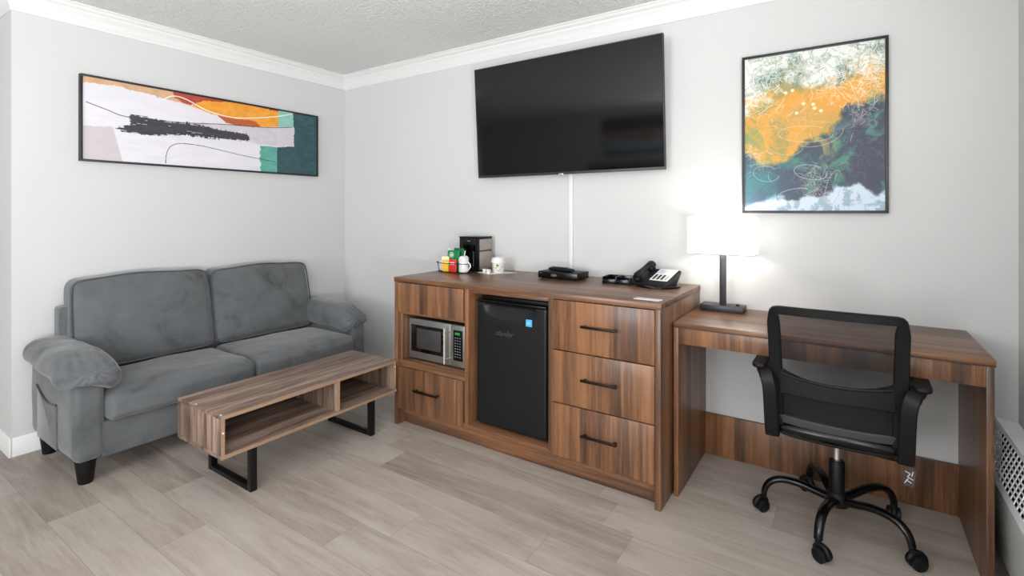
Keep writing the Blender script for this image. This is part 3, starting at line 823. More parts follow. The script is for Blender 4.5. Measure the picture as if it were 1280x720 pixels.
    # pale foot of the picture
    bt = 0.90 - .055 * np.clip(U - .3, 0, 1) + (A(7, 36) - .5) * .20 + np.clip(.30 - U, 0, 1) * .35
    img = lerp(img, np.clip((V - bt) * 40, 0, 1), (206, 220, 234)); img = lerp(img, np.clip((V - bt) * 30, 0, 1) * np.clip((B(20, 37) - .55) * 8, 0, .8), (140, 168, 180))
    img = lerp(img, np.clip((V - .955 + U * .30 + (A(9, 38) - .5) * .06) * 20, 0, 1) * (U < .25), (196, 214, 240))  # light blue reflection glow at lower left, painted into the canvas
    # loops and dots
    for (cu, cv, a, b_, rot, c) in ((.46, .52, .20, .05, .1, (226, 200, 150)), (.56, .53, .17, .07, -.2, (214, 180, 150)), (.17, .76, .10, .05, .2, (160, 190, 190)),
                                    (.50, .76, .12, .045, .2, (200, 196, 196)), (.40, .90, .14, .04, -.1, (220, 214, 210)), (.30, .56, .16, .08, .4, (206, 186, 120)), (.66, .86, .05, .11, .3, (196, 180, 170))):
        t = np.linspace(0, 2 * pi * .85, 40); P = [(cu + a * cos(x) * cos(rot) - b_ * sin(x) * sin(rot), cv + a * cos(x) * sin(rot) * asp + b_ * sin(x) * cos(rot)) for x in t]
        d = dist_line(U, V, P, asp); img = lerp(img, np.clip((.0028 - d) / .0028 * 2, 0, .55), c)
    for (cu, cv) in ((.32, .25), (.37, .24), (.45, .33), (.52, .34), (.40, .385), (.53, .365), (.575, .385)):
        d = np.hypot((U - cu) * asp, V - cv); img = lerp(img, np.clip((.012 - d) / .004, 0, 1), (246, 226, 180))
    return np.clip(img * .93, 0, 255)
# outlines of the wide painting in its own 0..1 frame (left-right, top-bottom)
PW = {'tan': [(-0.008, -0.033), (0.315, -0.037), (0.378, 0.146), (0.274, 0.129), (0.216, 0.087), (0.099, 0.054), (-0.008, 0.078)],
      'rust': [(0.304, -0.048), (0.787, -0.087), (0.787, 0.054), (0.651, 0.033), (0.433, 0.05), (0.394, 0.126), (0.356, 0.139), (0.31, 0.087)],
      'orange': [(0.422, 0.052), (0.586, -0.013), (0.787, 0.013), (0.787, 0.27), (0.663, 0.318), (0.549, 0.259), (0.455, 0.218), (0.376, 0.159)],
      'rust_low': [(0.484, 0.222), (0.586, 0.235), (0.663, 0.231), (0.69, 0.305), (0.586, 0.338), (0.526, 0.318)],
      'mint': [(0.78, -0.009), (0.872, -0.002), (0.868, 0.233), (0.78, 0.275)],
      'wash': [(0.315, 0.412), (0.467, 0.353), (0.717, 0.309), (0.861, 0.237), (0.873, 0.549), (0.717, 0.584), (0.587, 0.549), (0.357, 0.564)],
      'teal': [(0.861, -0.061), (1.044, -0.059), (1.044, 1.072), (0.773, 1.035), (0.773, 0.593), (0.868, 0.551)],
      'tealwhite': [(0.773, 0.285), (0.87, 0.242), (0.863, 0.464), (0.816, 0.577), (0.773, 0.575)],
      'mint_low': [(0.684, 0.599), (0.773, 0.593), (0.773, 1.054), (0.688, 1.031)],
      'lilac': [(-0.008, 0.597), (0.095, 0.582), (0.128, 1.02), (-0.008, 1.041)],
      'black': [(0.15, 0.394), (0.216, 0.394), (0.275, 0.418), (0.357, 0.405), (0.467, 0.429), (0.625, 0.442), (0.635, 0.536), (0.526, 0.553), (0.444, 0.586), (0.357, 0.571), (0.216, 0.63), (0.095, 0.597), (0.152, 0.529)],
      'line1': [(0.012, 0.309), (0.074, 0.368), (0.152, 0.427), (0.357, 0.399), (0.526, 0.344), (0.717, 0.303), (0.857, 0.237)],
      'line2': [(0.277, 0.98), (0.281, 0.847), (0.297, 0.745), (0.336, 0.693), (0.422, 0.699), (0.526, 0.743), (0.612, 0.782), (0.766, 0.834)],
      'white1': [(0.265, 0.139), (0.304, 0.061), (0.356, 0.074), (0.444, 0.185), (0.549, 0.227), (0.663, 0.179), (0.78, 0.094), (0.853, 0.022)]}
def art_mat(name):
    t = NT(name); a = t.node('ShaderNodeAttribute', attribute_name='paint'); t.base(a.outputs['Color']); t.b.inputs['Roughness'].default_value = 0.55
    t.bump(t.noise(t.coords(), 120, 2), 0.05, 0.001); return t.m
def canvas(name, img, origin, eu, ev, par, thick):
    """coloured grid canvas; origin = top-left corner, eu across, ev down"""
    nv, nu = img.shape[:2]; o = Vector(origin); eu = Vector(eu); ev = Vector(ev)
    gx = np.arange(nu + 1) / nu; gy = np.arange(nv + 1) / nv; GX, GY = np.meshgrid(gx, gy)
    co = np.array(o)[None, None] + GX[..., None] * np.array(eu) + GY[..., None] * np.array(ev)
    co = co.reshape(-1, 3); I = np.arange(nv * nu); r, c = I // nu, I % nu; a = r * (nu + 1) + c
    quads = np.stack([a, a + nu + 1, a + nu + 2, a + 1], 1)
    nrm = eu.cross(ev).normalized()      # points into the wall for eu x ev when ev is down
    back = np.array([np.array(o + eu * x + ev * y) + np.array(nrm) * thick * 1.0 for x, y in ((0, 0), (1, 0), (1, 1), (0, 1))])
    n0 = len(co); co = np.vstack([co, back]); A, B_, C_, D_ = 0, nu, (nv + 1) * (nu + 1) - 1, nv * (nu + 1)
    extra = np.array([[n0, n0 + 1, n0 + 2, n0 + 3]])
    quads = np.vstack([quads, extra])
    me = bpy.data.meshes.new(name); me.vertices.add(len(co)); me.loops.add(len(quads) * 4); me.polygons.add(len(quads))
    cen = Vector(co.mean(0)); inv = np.array(WM[par].inverted())
    loc = co @ inv[:3, :3].T + inv[:3, 3]; c0 = loc.mean(0)
    me.vertices.foreach_set('co', (loc - c0).ravel().astype(np.float32)); me.loops.foreach_set('vertex_index', quads.ravel().astype(np.int32))
    me.polygons.foreach_set('loop_start', np.arange(len(quads)) * 4)
    me.update(calc_edges=True); me.validate()
    at = me.color_attributes.new('paint', 'FLOAT_COLOR', 'CORNER'); s = img.reshape(-1, 3) / 255.0
    l = np.where(s <= .04045, s / 12.92, ((s + .055) / 1.055) ** 2.4); l = np.hstack([l, np.ones((len(l), 1))]); l = np.vstack([l, [[.5, .5, .5, 1]]])
    at.data.foreach_set('color', np.repeat(l, 4, 0).ravel().astype(np.float32))
    me.materials.append(art_mat(name + '_paint')); ob = bpy.data.objects.new('canvas', me); COL.objects.link(ob)
    ob.parent = par; ob.location = c0; WM[ob] = WM[par] @ Matrix.Translation(c0); return ob
FRAME = plain('black_picture_frame', (24, 23, 24), 0.45, nscale=40)
def pframe(par, axis, a0, a1, z0, z1, wall, out, t=0.010, dep=0.034):
    """frame bars; axis 0: runs along x on a wall at y=wall; axis 1: along y on a wall at x=wall"""
    m = MB(); lo, hi = sorted((wall + out * 0.001, wall + out * dep))
    def bx(p, q, c, d):
        if axis == 0: m.box(p, q, lo, hi, c, d, 0.0012)
        else: m.box(lo, hi, p, q, c, d, 0.0012)
    bx(a0, a1, z0, z0 + t); bx(a0, a1, z1 - t, z1); bx(a0, a0 + t, z0 + t, z1 - t); bx(a1 - t, a1, z0 + t, z1 - t)
    part('frame', m, FRAME, par)
pl = empty('framed_painting', 'wide abstract painting in white, orange, black and teal above the sofa, thin black frame', 'painting', (0.0, -1.02, 1.525))
ly0, ly1, lz0, lz1 = -1.764, -0.279, 1.525, 2.004
pframe(pl, 1, ly0, ly1, lz0, lz1, 0, 1, 0.011)
canvas('wide_painting', painting_wide(620, 200), (0.027, ly0 + .010, lz1 - .010), (0, ly1 - ly0 - .020, 0), (0, 0, -(lz1 - lz0 - .020)), pl, .02)
pr = empty('framed_painting', 'tall abstract painting in white, ochre and dark blue above the desk, thin black frame', 'painting', (3.38, 0.0, 1.237))
rx0, rx1, rz0, rz1 = 3.087, 3.669, 1.237, 2.006
pframe(pr, 0, rx0, rx1, rz0, rz1, 0, -1, 0.012)
canvas('tall_painting', painting_tall(400, 530), (rx0 + .011, -0.028, rz1 - .011), (rx1 - rx0 - .022, 0, 0), (0, 0, -(rz1 - rz0 - .022)), pr, .02)

# ------------------------------------------------------------------ table lamp
lp = empty('table_lamp', 'lit table lamp with rectangular white shade and dark metal base on the desk', 'lamp', (3.012, -0.112, KH))
part('base', MB().box(2.915, 3.112, -0.158, -0.062, KH, KH + .030, 0.002), GUN, lp)
part('pole', MB().box(2.999, 3.029, -0.119, -0.105, KH + .030, 1.060, 0.0015), GUN, lp)
part('switch', MB().lathe([(0.009, 0), (0.009, 0.006), (0.007, 0.008)], (3.082, -0.118, KH + .030), 20), BLK_PL, lp)
sx0, sx1, sy0_, sy1_, sz0, sz1 = 2.862, 3.160, -0.182, -0.036, 1.037, 1.222
m = MB()
for q in ((sx0, sx1, sy0_, sy0_ + .002), (sx0, sx1, sy1_ - .002, sy1_), (sx0, sx0 + .002, sy0_ + .002, sy1_ - .002), (sx1 - .002, sx1, sy0_ + .002, sy1_ - .002)):
    m.box(q[0], q[1], q[2], q[3], sz0, sz1, 0)
shd = part('lamp_shade', m, SHADE, lp, smooth=False)
for z in (sz0, sz1 - .003):
    m = MB().box(sx0 - .001, sx1 + .001, sy0_ - .001, sy0_, z, z + .003, 0).box(sx1, sx1 + .001, sy0_, sy1_ + .001, z, z + .003, 0)
    m.box(sx0 - .001, sx0, sy0_, sy1_ + .001, z, z + .003, 0).box(sx0 - .001, sx1 + .001, sy1_, sy1_ + .001, z, z + .003, 0)
    part('shade_trim', m, GREYPRINT, shd)
m = MB().lathe([(0.012, 0), (0.012, 0.03)], (3.014, -0.112, 1.058), 16)
for x0_, x1_ in ((sx0 + .002, 3.002), (3.026, sx1 - .002)): m.box(x0_, x1_, -0.114, -0.110, 1.060, 1.064, 0)
part('socket', m, GUN, lp)
bulb_d = bpy.data.lights.new('lamp_bulb', 'POINT'); bulb_d.energy = 1.0; bulb_d.color = (1.0, 0.96, 0.90); bulb_d.shadow_soft_size = 0.035
bulb = bpy.data.objects.new('lamp_bulb', bulb_d); COL.objects.link(bulb); bulb.location = (0.002, 0.0, 1.128 - KH); bulb.parent = lp

# ------------------------------------------------------------------ things on the dresser
T = H
# coffee maker
cm = empty('coffee_maker', 'black and steel single-serve coffee maker on the dresser by the wall', 'coffee maker', (1.50, -0.13, T), 0)
ax0, ax1, ay0, ay1, az = 1.394, 1.560, -0.175, -0.035, 0.212
m = MB().box(ax0, ax0 + .030, ay0, ay1, T, T + az, 0.004).box(ax1 - .035, ax1 - .002, ay0, ay1, T, T + az, 0.003)
m.box(ax0 + .028, ax1 - .033, ay0 + .09, ay1, T, T + az, 0.002).box(ax0 + .028, ax1 - .033, ay0, ay1, T + az - .045, T + az, 0.003)
m.box(ax0 + .028, ax1 - .033, ay0, ay1, T, T + .018, 0.002)
part('housing', m, BLK_PL, cm)
part('lid', MB().box(ax0 - .002, ax1 + .001, ay0 - .002, ay1, T + az, T + az + .010, 0.003), BLK_GLOSS, cm)
m = MB().box(ax1 - .002, ax1 + .001, ay0 + .004, ay1 - .004, T + .010, T + az * .60, 0.001).box(ax1 - .002, ax1 + .001, ay0 + .004, ay1 - .004, T + az * .63, T + az - .006, 0.001)
part('side_plate', m, STEEL_WARM, cm, label='brushed steel side plate')
part('brew_head', MB().lathe([(0.018, 0), (0.030, 0.040)], ((ax0 + ax1) / 2 - .005, ay0 + .045, T + az - .085), 24), BLK_GLOSS, cm)
mg = part('travel_mug', MB().lathe([(0.024, 0), (0.027, 0.003), (0.031, 0.10), (0.032, 0.108), (0.028, 0.112)], ((ax0 + ax1) / 2, ay0 + .045, T + .019), 28), BLK_GLOSS, cm)
part('badge', MB().box((ax0 + ax1) / 2 - .014, (ax0 + ax1) / 2 + .006, ay0 - .001, ay0 + .001, T + az - .022, T + az - .016, 0), GREYPRINT, cm)

# wire caddy and its packets
cc = Vector((1.437, -0.285, T))
cd = empty('wire_caddy', 'oval black wire caddy holding packets and a mug on the dresser', 'caddy', cc)
def oval(a, b, z, n=40): return [(cc.x + a * cos(2 * pi * i / n), cc.y + b * sin(2 * pi * i / n), T + z) for i in range(n)]
m = MB().tube(oval(0.135, 0.052, 0.058), 0.0022, 8, closed=True).tube(oval(0.122, 0.044, 0.003), 0.0022, 8, closed=True)
for i in range(0, 40, 5):
    a, b = oval(0.135, 0.052, 0.058)[i], oval(0.122, 0.044, 0.003)[i]; m.tube([a, b], 0.0014, 6)
for k in range(-3, 4):
    yy = k * .012; xx = 0.122 * math.sqrt(max(0, 1 - (yy / .044) ** 2)); m.tube([(cc.x - xx, cc.y + yy, T + .003), (cc.x + xx, cc.y + yy, T + .003)], 0.0012, 6)
part('wire_frame', m, BLK_MET, cd)
def packet(name, label, cat, x, y, w_, h_, mat, z=0.0052, rz=0, lean=0.0, th=0.004, group=None, deco=None):
    e = empty(name, label, cat, (x, y, T + z), rz, group)
    b = MB().cushion((0, 0, h_ / 2), (w_ / 2, th, h_ / 2), (0.003, th, 0.004), 6, lambda p, u: Vector((p.x, p.y * (1 - .8 * u.z ** 2) + lean * (p.z + h_ / 2), p.z)))
    part('pouch', b, mat, e, local=True)
    if deco:
        for dn, (mb, dm) in deco.items(): part(dn, mb, dm, e, local=True)
    return e
def bands(w_, zs, y): 
    m = MB()
    for z0, z1 in zs: m.box(-w_ / 2, w_ / 2, y - .0006, y, z0, z1, 0)
    return m
packet('tea_packet', 'yellow tea packet upright at the front of the wire caddy', 'tea packet', 1.405, -0.322, 0.056, 0.074, YELLOW, rz=R(4), deco={'printed_band': (bands(.040, ((.052, .058),), -.0045), CREAM)})
packet('sugar_packet', 'red packet upright beside the yellow packet in the wire caddy', 'sugar packet', 1.462, -0.3215, 0.056, 0.080, RED, rz=R(4), deco={'printed_band': (bands(.034, ((.056, .062), (.046, .049)), -.0045), PAPER)})
packet('tea_packet', 'cream-coloured packet standing behind the yellow one in the wire caddy', 'tea packet', 1.383, -0.300, 0.055, 0.092, CREAM, rz=R(8))
packet('sugar_packet', 'pale grey packet at the left end of the wire caddy', 'sugar packet', 1.343, -0.287, 0.040, 0.062, GREYPK, rz=R(30))
packet('stirrer_packet', 'tall pale sachet standing behind the packets in the wire caddy', 'packet', 1.385, -0.268, 0.016, 0.140, plain('pale_sachet', (205, 215, 212), .5), rz=R(4))
def emblem(y):
    m = MB(); m.tube([(-0.012 + .015 * cos(2 * pi * i / 24), y, 0.103 + .015 * sin(2 * pi * i / 24)) for i in range(24)], 0.0022, 6, closed=True)
    m.cyl((-0.012, y + .0005, 0.103), (-0.012, y - .0005, 0.103), 0.0085); return m
packet('coffee_packet', 'green foil coffee packet with round white emblem leaning in the caddy', 'coffee packet', 1.430, -0.281, 0.092, 0.132, GREEN, rz=R(3), lean=0.05, deco={'emblem': (emblem(-.0045 + .05 * .100), PAPER)})
packet('coffee_packet', 'green foil coffee packet behind the one with the visible emblem', 'coffee packet', 1.458, -0.262, 0.092, 0.146, plain('dark_green_foil', (12, 96, 54), .35), rz=R(-6), lean=0.05)
# white mug with a spoon standing in it
mu = empty('mug', 'white mug with curved handle at the right end of the wire caddy', 'mug', (1.527, -0.292, T + .0052))
m = MB().lathe([(0.026, 0), (0.030, 0.003), (0.0315, 0.08), (0.0315, 0.085), (0.029, 0.085), (0.028, 0.008), (0.001, 0.006)], (0, 0, 0), 32, cap=False)
part('body', m, CERAMIC, mu, local=True)
part('handle', MB().tube([(0.031 + .022 * sin(pi * t), -0.0, 0.068 - .055 * t) for t in [i / 12 for i in range(13)]], 0.0042, 10), CERAMIC, mu, local=True)
part('wrapped_cup', MB().cushion((0, 0, 0.075), (0.028, 0.028, 0.026), 0.018, 12, lambda p, u: p + wr(p, 40, .004)), PAPER, mu, local=True)
sp = part('stirrer', MB().tube([(0.004, 0, 0.02), (0.010, 0, 0.128)], [0.002, 0.0035], 8), WHITE_PL, None)
bpy.data.objects.remove(sp)
e = empty('stirrer', 'white stirring stick poking up from the white mug', 'stirrer', (1.531, -0.292, T + .100))
part('stick', MB().tube([(0, 0, -0.0), (0.008, 0, 0.040)], [0.002, 0.0035], 8), WHITE_PL, e, local=True)
# napkin with cup and creamers
nk = part('napkin', MB().prism([(1.575, -0.215, T), (1.70, -0.270, T), (1.800, -0.105, T), (1.66, -0.085, T)], (0, 0, 0.0025), 0.0006), PAPER); tag(nk, 'white paper napkin spread under the paper cup', 'napkin')
cu = empty('paper_cup', 'paper coffee cup with white plastic lid standing on the napkin', 'cup', (1.690, -0.150, T + .0025))
part('cup_body', MB().lathe([(0.037, 0), (0.037, 0.004), (0.0365, 0.068)], (0, 0, 0), 32), PAPER, cu, local=True)
part('lid', MB().lathe([(0.046, 0.062), (0.046, 0.068), (0.041, 0.080), (0.041, 0.090), (0.037, 0.092), (0.036, 0.086)], (0, 0, 0), 32), WHITE_PL, cu, local=True)
def cupdot(a, z, r): 
    d = Vector((cos(a), sin(a), 0)); p = d * (.0368 - z * .006) ; return MB().cyl(p + Vector((0, 0, z)), p * 1.02 + Vector((0, 0, z)), r, seg=16)
part('emblem', cupdot(R(-62), 0.046, 0.0075), GREEN, cu, local=True, label='round green emblem')
m = MB()
rg = random.Random(3)
for i in range(26):
    a = R(-150 + 140 * rg.random()); z = .006 + .032 * rg.random(); m.merge(cupdot(a, z, .0025 + .002 * rg.random()).bm)
part('print', m, TAN, cu, local=True, label='tan printed specks')
def creamer(x, y, label):
    e = empty('creamer', label, 'creamer', (x, y, T + .0025), 0, 'creamer pots on the napkin')
    part('pot', MB().lathe([(0.011, 0), (0.015, 0.020), (0.017, 0.0205), (0.017, 0.022)], (0, 0, 0), 24), WHITE_PL, e, local=True)
    part('foil_lid', MB().lathe([(0.0165, 0.0221), (0.0165, 0.0228)], (0, 0, 0), 24), PAPER, e, local=True)
creamer(1.630, -0.212, 'left one of the small white creamer pots on the napkin'); creamer(1.668, -0.222, 'right one of the small white creamer pots, nearer the cup')

# set-top box with remote
sb = empty('cable_box', 'flat black cable television box on the dresser below the television', 'cable box', (2.15, -0.17, T))
part('housing', MB().box(2.035, 2.288, -0.238, -0.095, T + .004, T + .042, 0.003), BLK_PL, sb)
for x in (2.055, 2.265):
    for y in (-0.22, -0.115): part('foot', MB().cyl((x, y, T), (x, y, T + .005), 0.007), BLK_PL, sb)
part('front_panel', MB().box(2.037, 2.286, -0.2405, -0.2375, T + .006, T + .040, 0.001), BLK_GLOSS, sb)
m = MB(); 
m.tube([(2.140 + .018 * cos(2 * pi * i / 20), -0.2412, T + .023 + .0065 * sin(2 * pi * i / 20)) for i in range(20)], 0.0014, 6, closed=True).box(2.128, 2.150, -0.2415, -0.2405, T + .021, T + .025, 0)
part('emblem', m, STEEL_LT, sb, label='small silver oval emblem')
part('print', MB().box(2.048, 2.060, -0.2412, -0.2404, T + .030, T + .033, 0), GREYPRINT, sb)
rc = empty('remote_control', 'black remote control lying on the cable box', 'remote control', (2.165, -0.195, T + .042), R(-8))
part('body', MB().cushion((0, 0, 0.0125), (0.088, 0.021, 0.0115), (0.03, 0.015, 0.010), 12, lambda p, u: Vector((p.x, p.y * (1 - .22 * max(0, u.x)), p.z * (1 - .2 * abs(u.x)) - 0.0008))), BLK_PL, rc, local=True)
m = MB()
for i in range(7):
    for j in range(3): m.box(-.070 + i * .017, -.062 + i * .017, -.013 + j * .010, -.007 + j * .010, .0235, .0252, .0005)
part('buttons', m, plain('dark_grey_rubber', (60, 60, 64), .6), rc, local=True)

# condiment organiser
og = empty('organizer_tray', 'small black two-compartment organiser tray beside the telephone', 'tray', (2.500, -0.165, T), R(4))
m = MB().box(-.075, .075, -.060, .060, 0, .003, 0)
for q in ((-.075, -.071, -.060, .060, .036), (.071, .075, -.060, .060, .036), (-.003, .003, -.060, .060, .038), (-.071, .071, .056, .060, .036), (-.071, -.003, -.060, -.056, .022), (.003, .071, -.060, -.056, .022)):
    m.box(q[0], q[1], q[2], q[3], .0, q[4], .0006)
part('body', m, BLK_GLOSS, og, local=True)
for i, (dx, lab) in enumerate(((-.036, 'blue and white sachet in the left compartment of the organiser tray'), (.034, 'blue and white sachet in the right compartment of the organiser tray'))):
    wm_ = WM[og] @ Vector((dx, -.028, .0032))
    e = empty('sachet', lab, 'sachet', wm_, R(8 + 10 * i), 'sachets in the organiser tray')
    part('pouch', MB().cushion((0, 0, .008), (.022, .016, .008), .007, 8), PAPER, e, local=True)
    part('print', MB().box(-.018, .010, -.0165, .006, .006, .0165, .0005), BLUE, e, local=True)

# telephone
ph = empty('telephone', 'black desk telephone with white face plate and handset on the dresser', 'telephone', (2.703, -0.170, T), R(-12))
def ph_base():
    # wedge: side outline extruded across
    pts = [(-.098, .008), (-.098, .020), (-.060, .034), (.060, .080), (.084, .080), (.088, .068), (.056, .034), (.036, .010)]
    m = MB().prism([(-.085, y, z) for y, z in pts], (.180, 0, 0), .005); return m
part('body', ph_base(), BLK_PL, ph, local=True)
part('stand', MB().lathe([(.100, 0), (.112, .002), (.112, .010), (.100, .014)], (0.012, -.004, 0), 40), BLK_GLOSS, ph, local=True)
# sloped face: plane from y=-.060,z=.034 to y=.060,z=.080
sl = math.atan2(.046, .120); FM = Matrix.Translation((0.040, 0, .0575)) @ Matrix.Rotation(sl, 4, 'X')
def fp(name, mb, mat, **kw): mb.bm.transform(FM); return part(name, mb, mat, ph, local=True, **kw)
fp('face_plate', MB().box(-.048, .050, -.060, .066, 0, .0035, .001), WHITE_PL)
m = MB()
for r in range(4):
    for c in range(3): m.box(-.036 + c * .022, -.024 + c * .022, -.052 + r * .013, -.044 + r * .013, .003, .0062, .0008)
fp('keys', m, BLK_PL)
m = MB()
for r in range(3): m.box(.032, .040, -.048 + r * .014, -.042 + r * .014, .003, .0058, .0008)
fp('function_keys', m, GREYPRINT)
m = MB()
for r in range(5): m.box(-.038, -.006 + .01 * (r % 2), .014 + r * .009, .016 + r * .009, .0034, .0039, 0)
fp('printed_notice', m, plain('pale_blue_print', (120, 140, 200), .6), label='small blue printed lines')
m = MB()
hs = [(-.068, -.086, .046), (-.068, -.070, .056), (-.068, -.040, .070), (-.068, 0, .084), (-.068, .040, .098), (-.068, .068, .104), (-.068, .086, .100)]
m.tube(smooth3 := [Vector(p) for p in hs], [.016, .022, .018, .016, .018, .024, .018], 16, flat=.75, up=(0, 0, 1))
m.lathe([(.020, 0), (.023, .010), (.020, .022)], (-.068, -.066, .030), 20).lathe([(.020, 0), (.024, .012), (.020, .024)], (-.068, .066, .072), 20)
part('handset', m, BLK_PL, ph, local=True, ang=60)
cd_pts = [(-.075, -.095, .03), (-.095, -.112, .008), (-.108, -.085, .005), (-.108, -.03, .005), (-.10, .06, .005)]
part('coiled_cord', MB().tube([Vector(a).lerp(Vector(b), t / 12) + Vector((.004 * cos(t * 2.1), 0, .003 * sin(t * 2.1) + .002)) for a, b in zip(cd_pts[:-1], cd_pts[1:]) for t in range(12)], .0022, 6), BLK_PL, ph, local=True)
card = part('note_card', MB().prism([(2.742, -.610, T), (2.855, -.612, T), (2.862, -.575, T), (2.752, -.568, T)], (0, 0, .0035), 0.0005), PAPER)
tag(card, 'white card lying on the front right corner of the dresser', 'card')

# ------------------------------------------------------------------ office chair (own frame: faces +y)
ch = empty('office_chair', 'black mesh-back swivel office chair on casters at the desk', 'office chair', (3.487, -0.375, 0), R(-0.6))
def cpart(n, m, mat, par=ch, **kw): return part(n, m, mat, par, local=True, **kw)
def to_local(par_child, mb): return mb
for k in range(5):
    a = R(187 + 72 * k); d = Vector((cos(a), sin(a), 0)); s = Vector((-sin(a), cos(a), 0))
    P = [(.020, .112), (.07, .126), (.12, .140), (.17, .145), (.21, .138), (.238, .118), (.252, .092), (.257, .070)]
    path = smooth_path(P, 4)
    m = MB().tube([d * r + Vector((0, 0, z)) for r, z in path], [.0195 - .005 * i / len(path) for i in range(len(path))], 14, flat=.78)
    lg = cpart('leg', m, BLK_GLOSS)
    # twin wheel caster turned a little
    o_ = d * .257; t_ = R(187 + 72 * k + (40, 65, 60, 50, 30)[k]); wd = Vector((cos(t_), sin(t_), 0)); ax_ = Vector((-sin(t_), cos(t_), 0))
    c0 = o_ + wd * .014 + Vector((0, 0, .026))
    m = MB()
    for sg in (-1, 1): m.tube([c0 + ax_ * sg * .006, c0 + ax_ * sg * .008, c0 + ax_ * sg * .020, c0 + ax_ * sg * .024], [.023, .026, .026, .018], 24)
    m.cyl(o_ + Vector((0, 0, .055)), o_ + Vector((0, 0, .078)), .011)
    hood = [c0 + wd * (-.027 * cos(th)) + Vector((0, 0, .030 * sin(th))) for th in [R(x) for x in range(20, 181, 16)]]
    m.bar(hood, .024, .006, up=tuple(ax_.cross(Vector((0, 0, 1))) * 0 + Vector((0, 0, 1)) * 0 + ax_)) if False else m.tube(hood, .0105, 10)
    # child of the leg: both are meshes in the chair's frame
    b = m.bm; b.transform(Matrix.Translation(-lg.location)); part('caster', m, BLK_PL, lg, local=True)
cpart('hub', MB().lathe([(.030, .088), (.040, .094), (.042, .118), (.034, .134), (.027, .142)], (0, 0, 0), 28), BLK_PL)
cpart('column', MB().lathe([(.027, .14), (.027, .262), (.024, .266)], (0, 0, 0), 28), BLK_PL)
cpart('gas_lift', MB().lathe([(.0125, .262), (.0125, .326)], (0, 0, 0), 24), STEEL_LT, label='chrome gas lift')
mech = cpart('mechanism', MB().box(-.050, .050, -.08, .10, .345, .376, .008), BLK_PL)
# paddle lever with a clear tag on the right
m = MB().tube([(.06, -.03, .335), (.16, -.05, .335), (.205, -.075, .345)], .005, 10)
part('lever', (m.bm.transform(Matrix.Translation(-mech.location)), m)[1], BLK_PL, mech, local=True)
m = MB().prism([(.202, -.075, .262), (.232, -.075, .262), (.238, -.075, .318), (.222, -.075, .345), (.204, -.075, .318)], (0, -.0015, 0), 0)
tg = cpart('hang_tag', m, CLEAR)
m = MB()
for (a, b) in (((.208, .315), (.222, .308)), ((.222, .308), (.214, .296)), ((.214, .296), (.230, .288)), ((.210, .284), (.226, .276)), ((.226, .300), (.230, .318)), ((.206, .272), (.216, .290))):
    m.tube([(a[0], -.077, a[1]), (b[0], -.077, b[1])], .0016, 6)
part('tag_print', (m.bm.transform(Matrix.Translation(-tg.location)), m)[1], WHITE_PL, tg, local=True, label='white marks printed on the clear tag')
# seat
cpart('seat_pan', MB().cushion((0, .005, .390), (.205, .195, .015), (.06, .06, .014), 14, lambda p, u: Vector((p.x, p.y, p.z + .010 * u.x ** 2))), BLK_PL)
def seatf(p, u):
    p.z += .010 * (1 - u.x ** 2) * (u.z > 0) - .018 * max(0, u.y) ** 3 * (u.z > 0); return p
cpart('seat_cushion', MB().cushion((0, .010, .430), (.212, .222, .026), (.07, .07, .028), 22, seatf), SEATFAB)
# backrest frame: tilt so top is further back
def bk(x, z, off=0.0):
    # y of back surface at height z, gently curved round the sitter
    y = -.232 - (z - .40) * .17 - .03 * ((z - .62) / .25) ** 2 + .03
    return Vector((x, y + .045 * (abs(x) / .2) ** 2 * 0.6 - off, z))
wtop, wbot = .190, .186
def hw(z): return wbot + (wtop - wbot) * (z - .4) / .48 
loop = []
zt_, zb_ = .885, .415
for i in range(14): z = zb_ + (zt_ - .012 - zb_) * i / 13; loop.append(bk(-hw(z), z))
for a in (30, 60): loop.append(bk(-hw(zt_) + .012 * (1 - cos(R(a))), zt_ - .012 + .012 * sin(R(a))))
for i in range(11): x = -hw(zt_) + .016 + (2 * hw(zt_) - .032) * i / 10; loop.append(bk(x, zt_ + .003 * (1 - (x / .2) ** 2)))
for a in (60, 30): loop.append(bk(hw(zt_) - .012 * (1 - cos(R(a))), zt_ - .012 + .012 * sin(R(a))))
for i in range(14): z = zt_ - .012 - (zt_ - .012 - zb_) * i / 13; loop.append(bk(hw(z), z))
bf = MB().tube(loop, .0185, 12, flat=1.0)
bf2 = MB()
# flat wide posts: rectangular sweep in the plane of the back
def ribbon(path, wdt, thick):
    m = MB(); rings = []
    n = len(path)
    for i, p in enumerate(path):
        t = (path[min(i + 1, n - 1)] - path[max(i - 1, 0)]).normalized(); Nn = Vector((0, 1, .17)).normalized(); S = t.cross(Nn).normalized()
        w_ = wdt[i] if isinstance(wdt, list) else wdt
        rings.append([p + S * (a * w_ / 2) + Nn * (b * thick / 2) for a, b in ((-1, -.6), (-.85, -1), (.85, -1), (1, -.6), (1, .6), (.85, 1), (-.85, 1), (-1, .6))])
    m.rings(rings); return m
wl = [(.040 if abs(p.x) > .185 and p.z < .85 else .026) for p in loop]
# posts narrow slightly upward; top rail thin
wl = [.046 - .004 * (p.z - .415) / .45 if abs(p.x) > .176 and p.z < .862 else .030 for p in loop]
backf = cpart('back_frame', ribbon(loop, wl, .020), BLK_PL, ang=30)
def kid(name, mb, mat, par, **kw):
    mb.bm.transform(Matrix.Translation(-par.location)); return part(name, mb, mat, par, local=True, **kw)
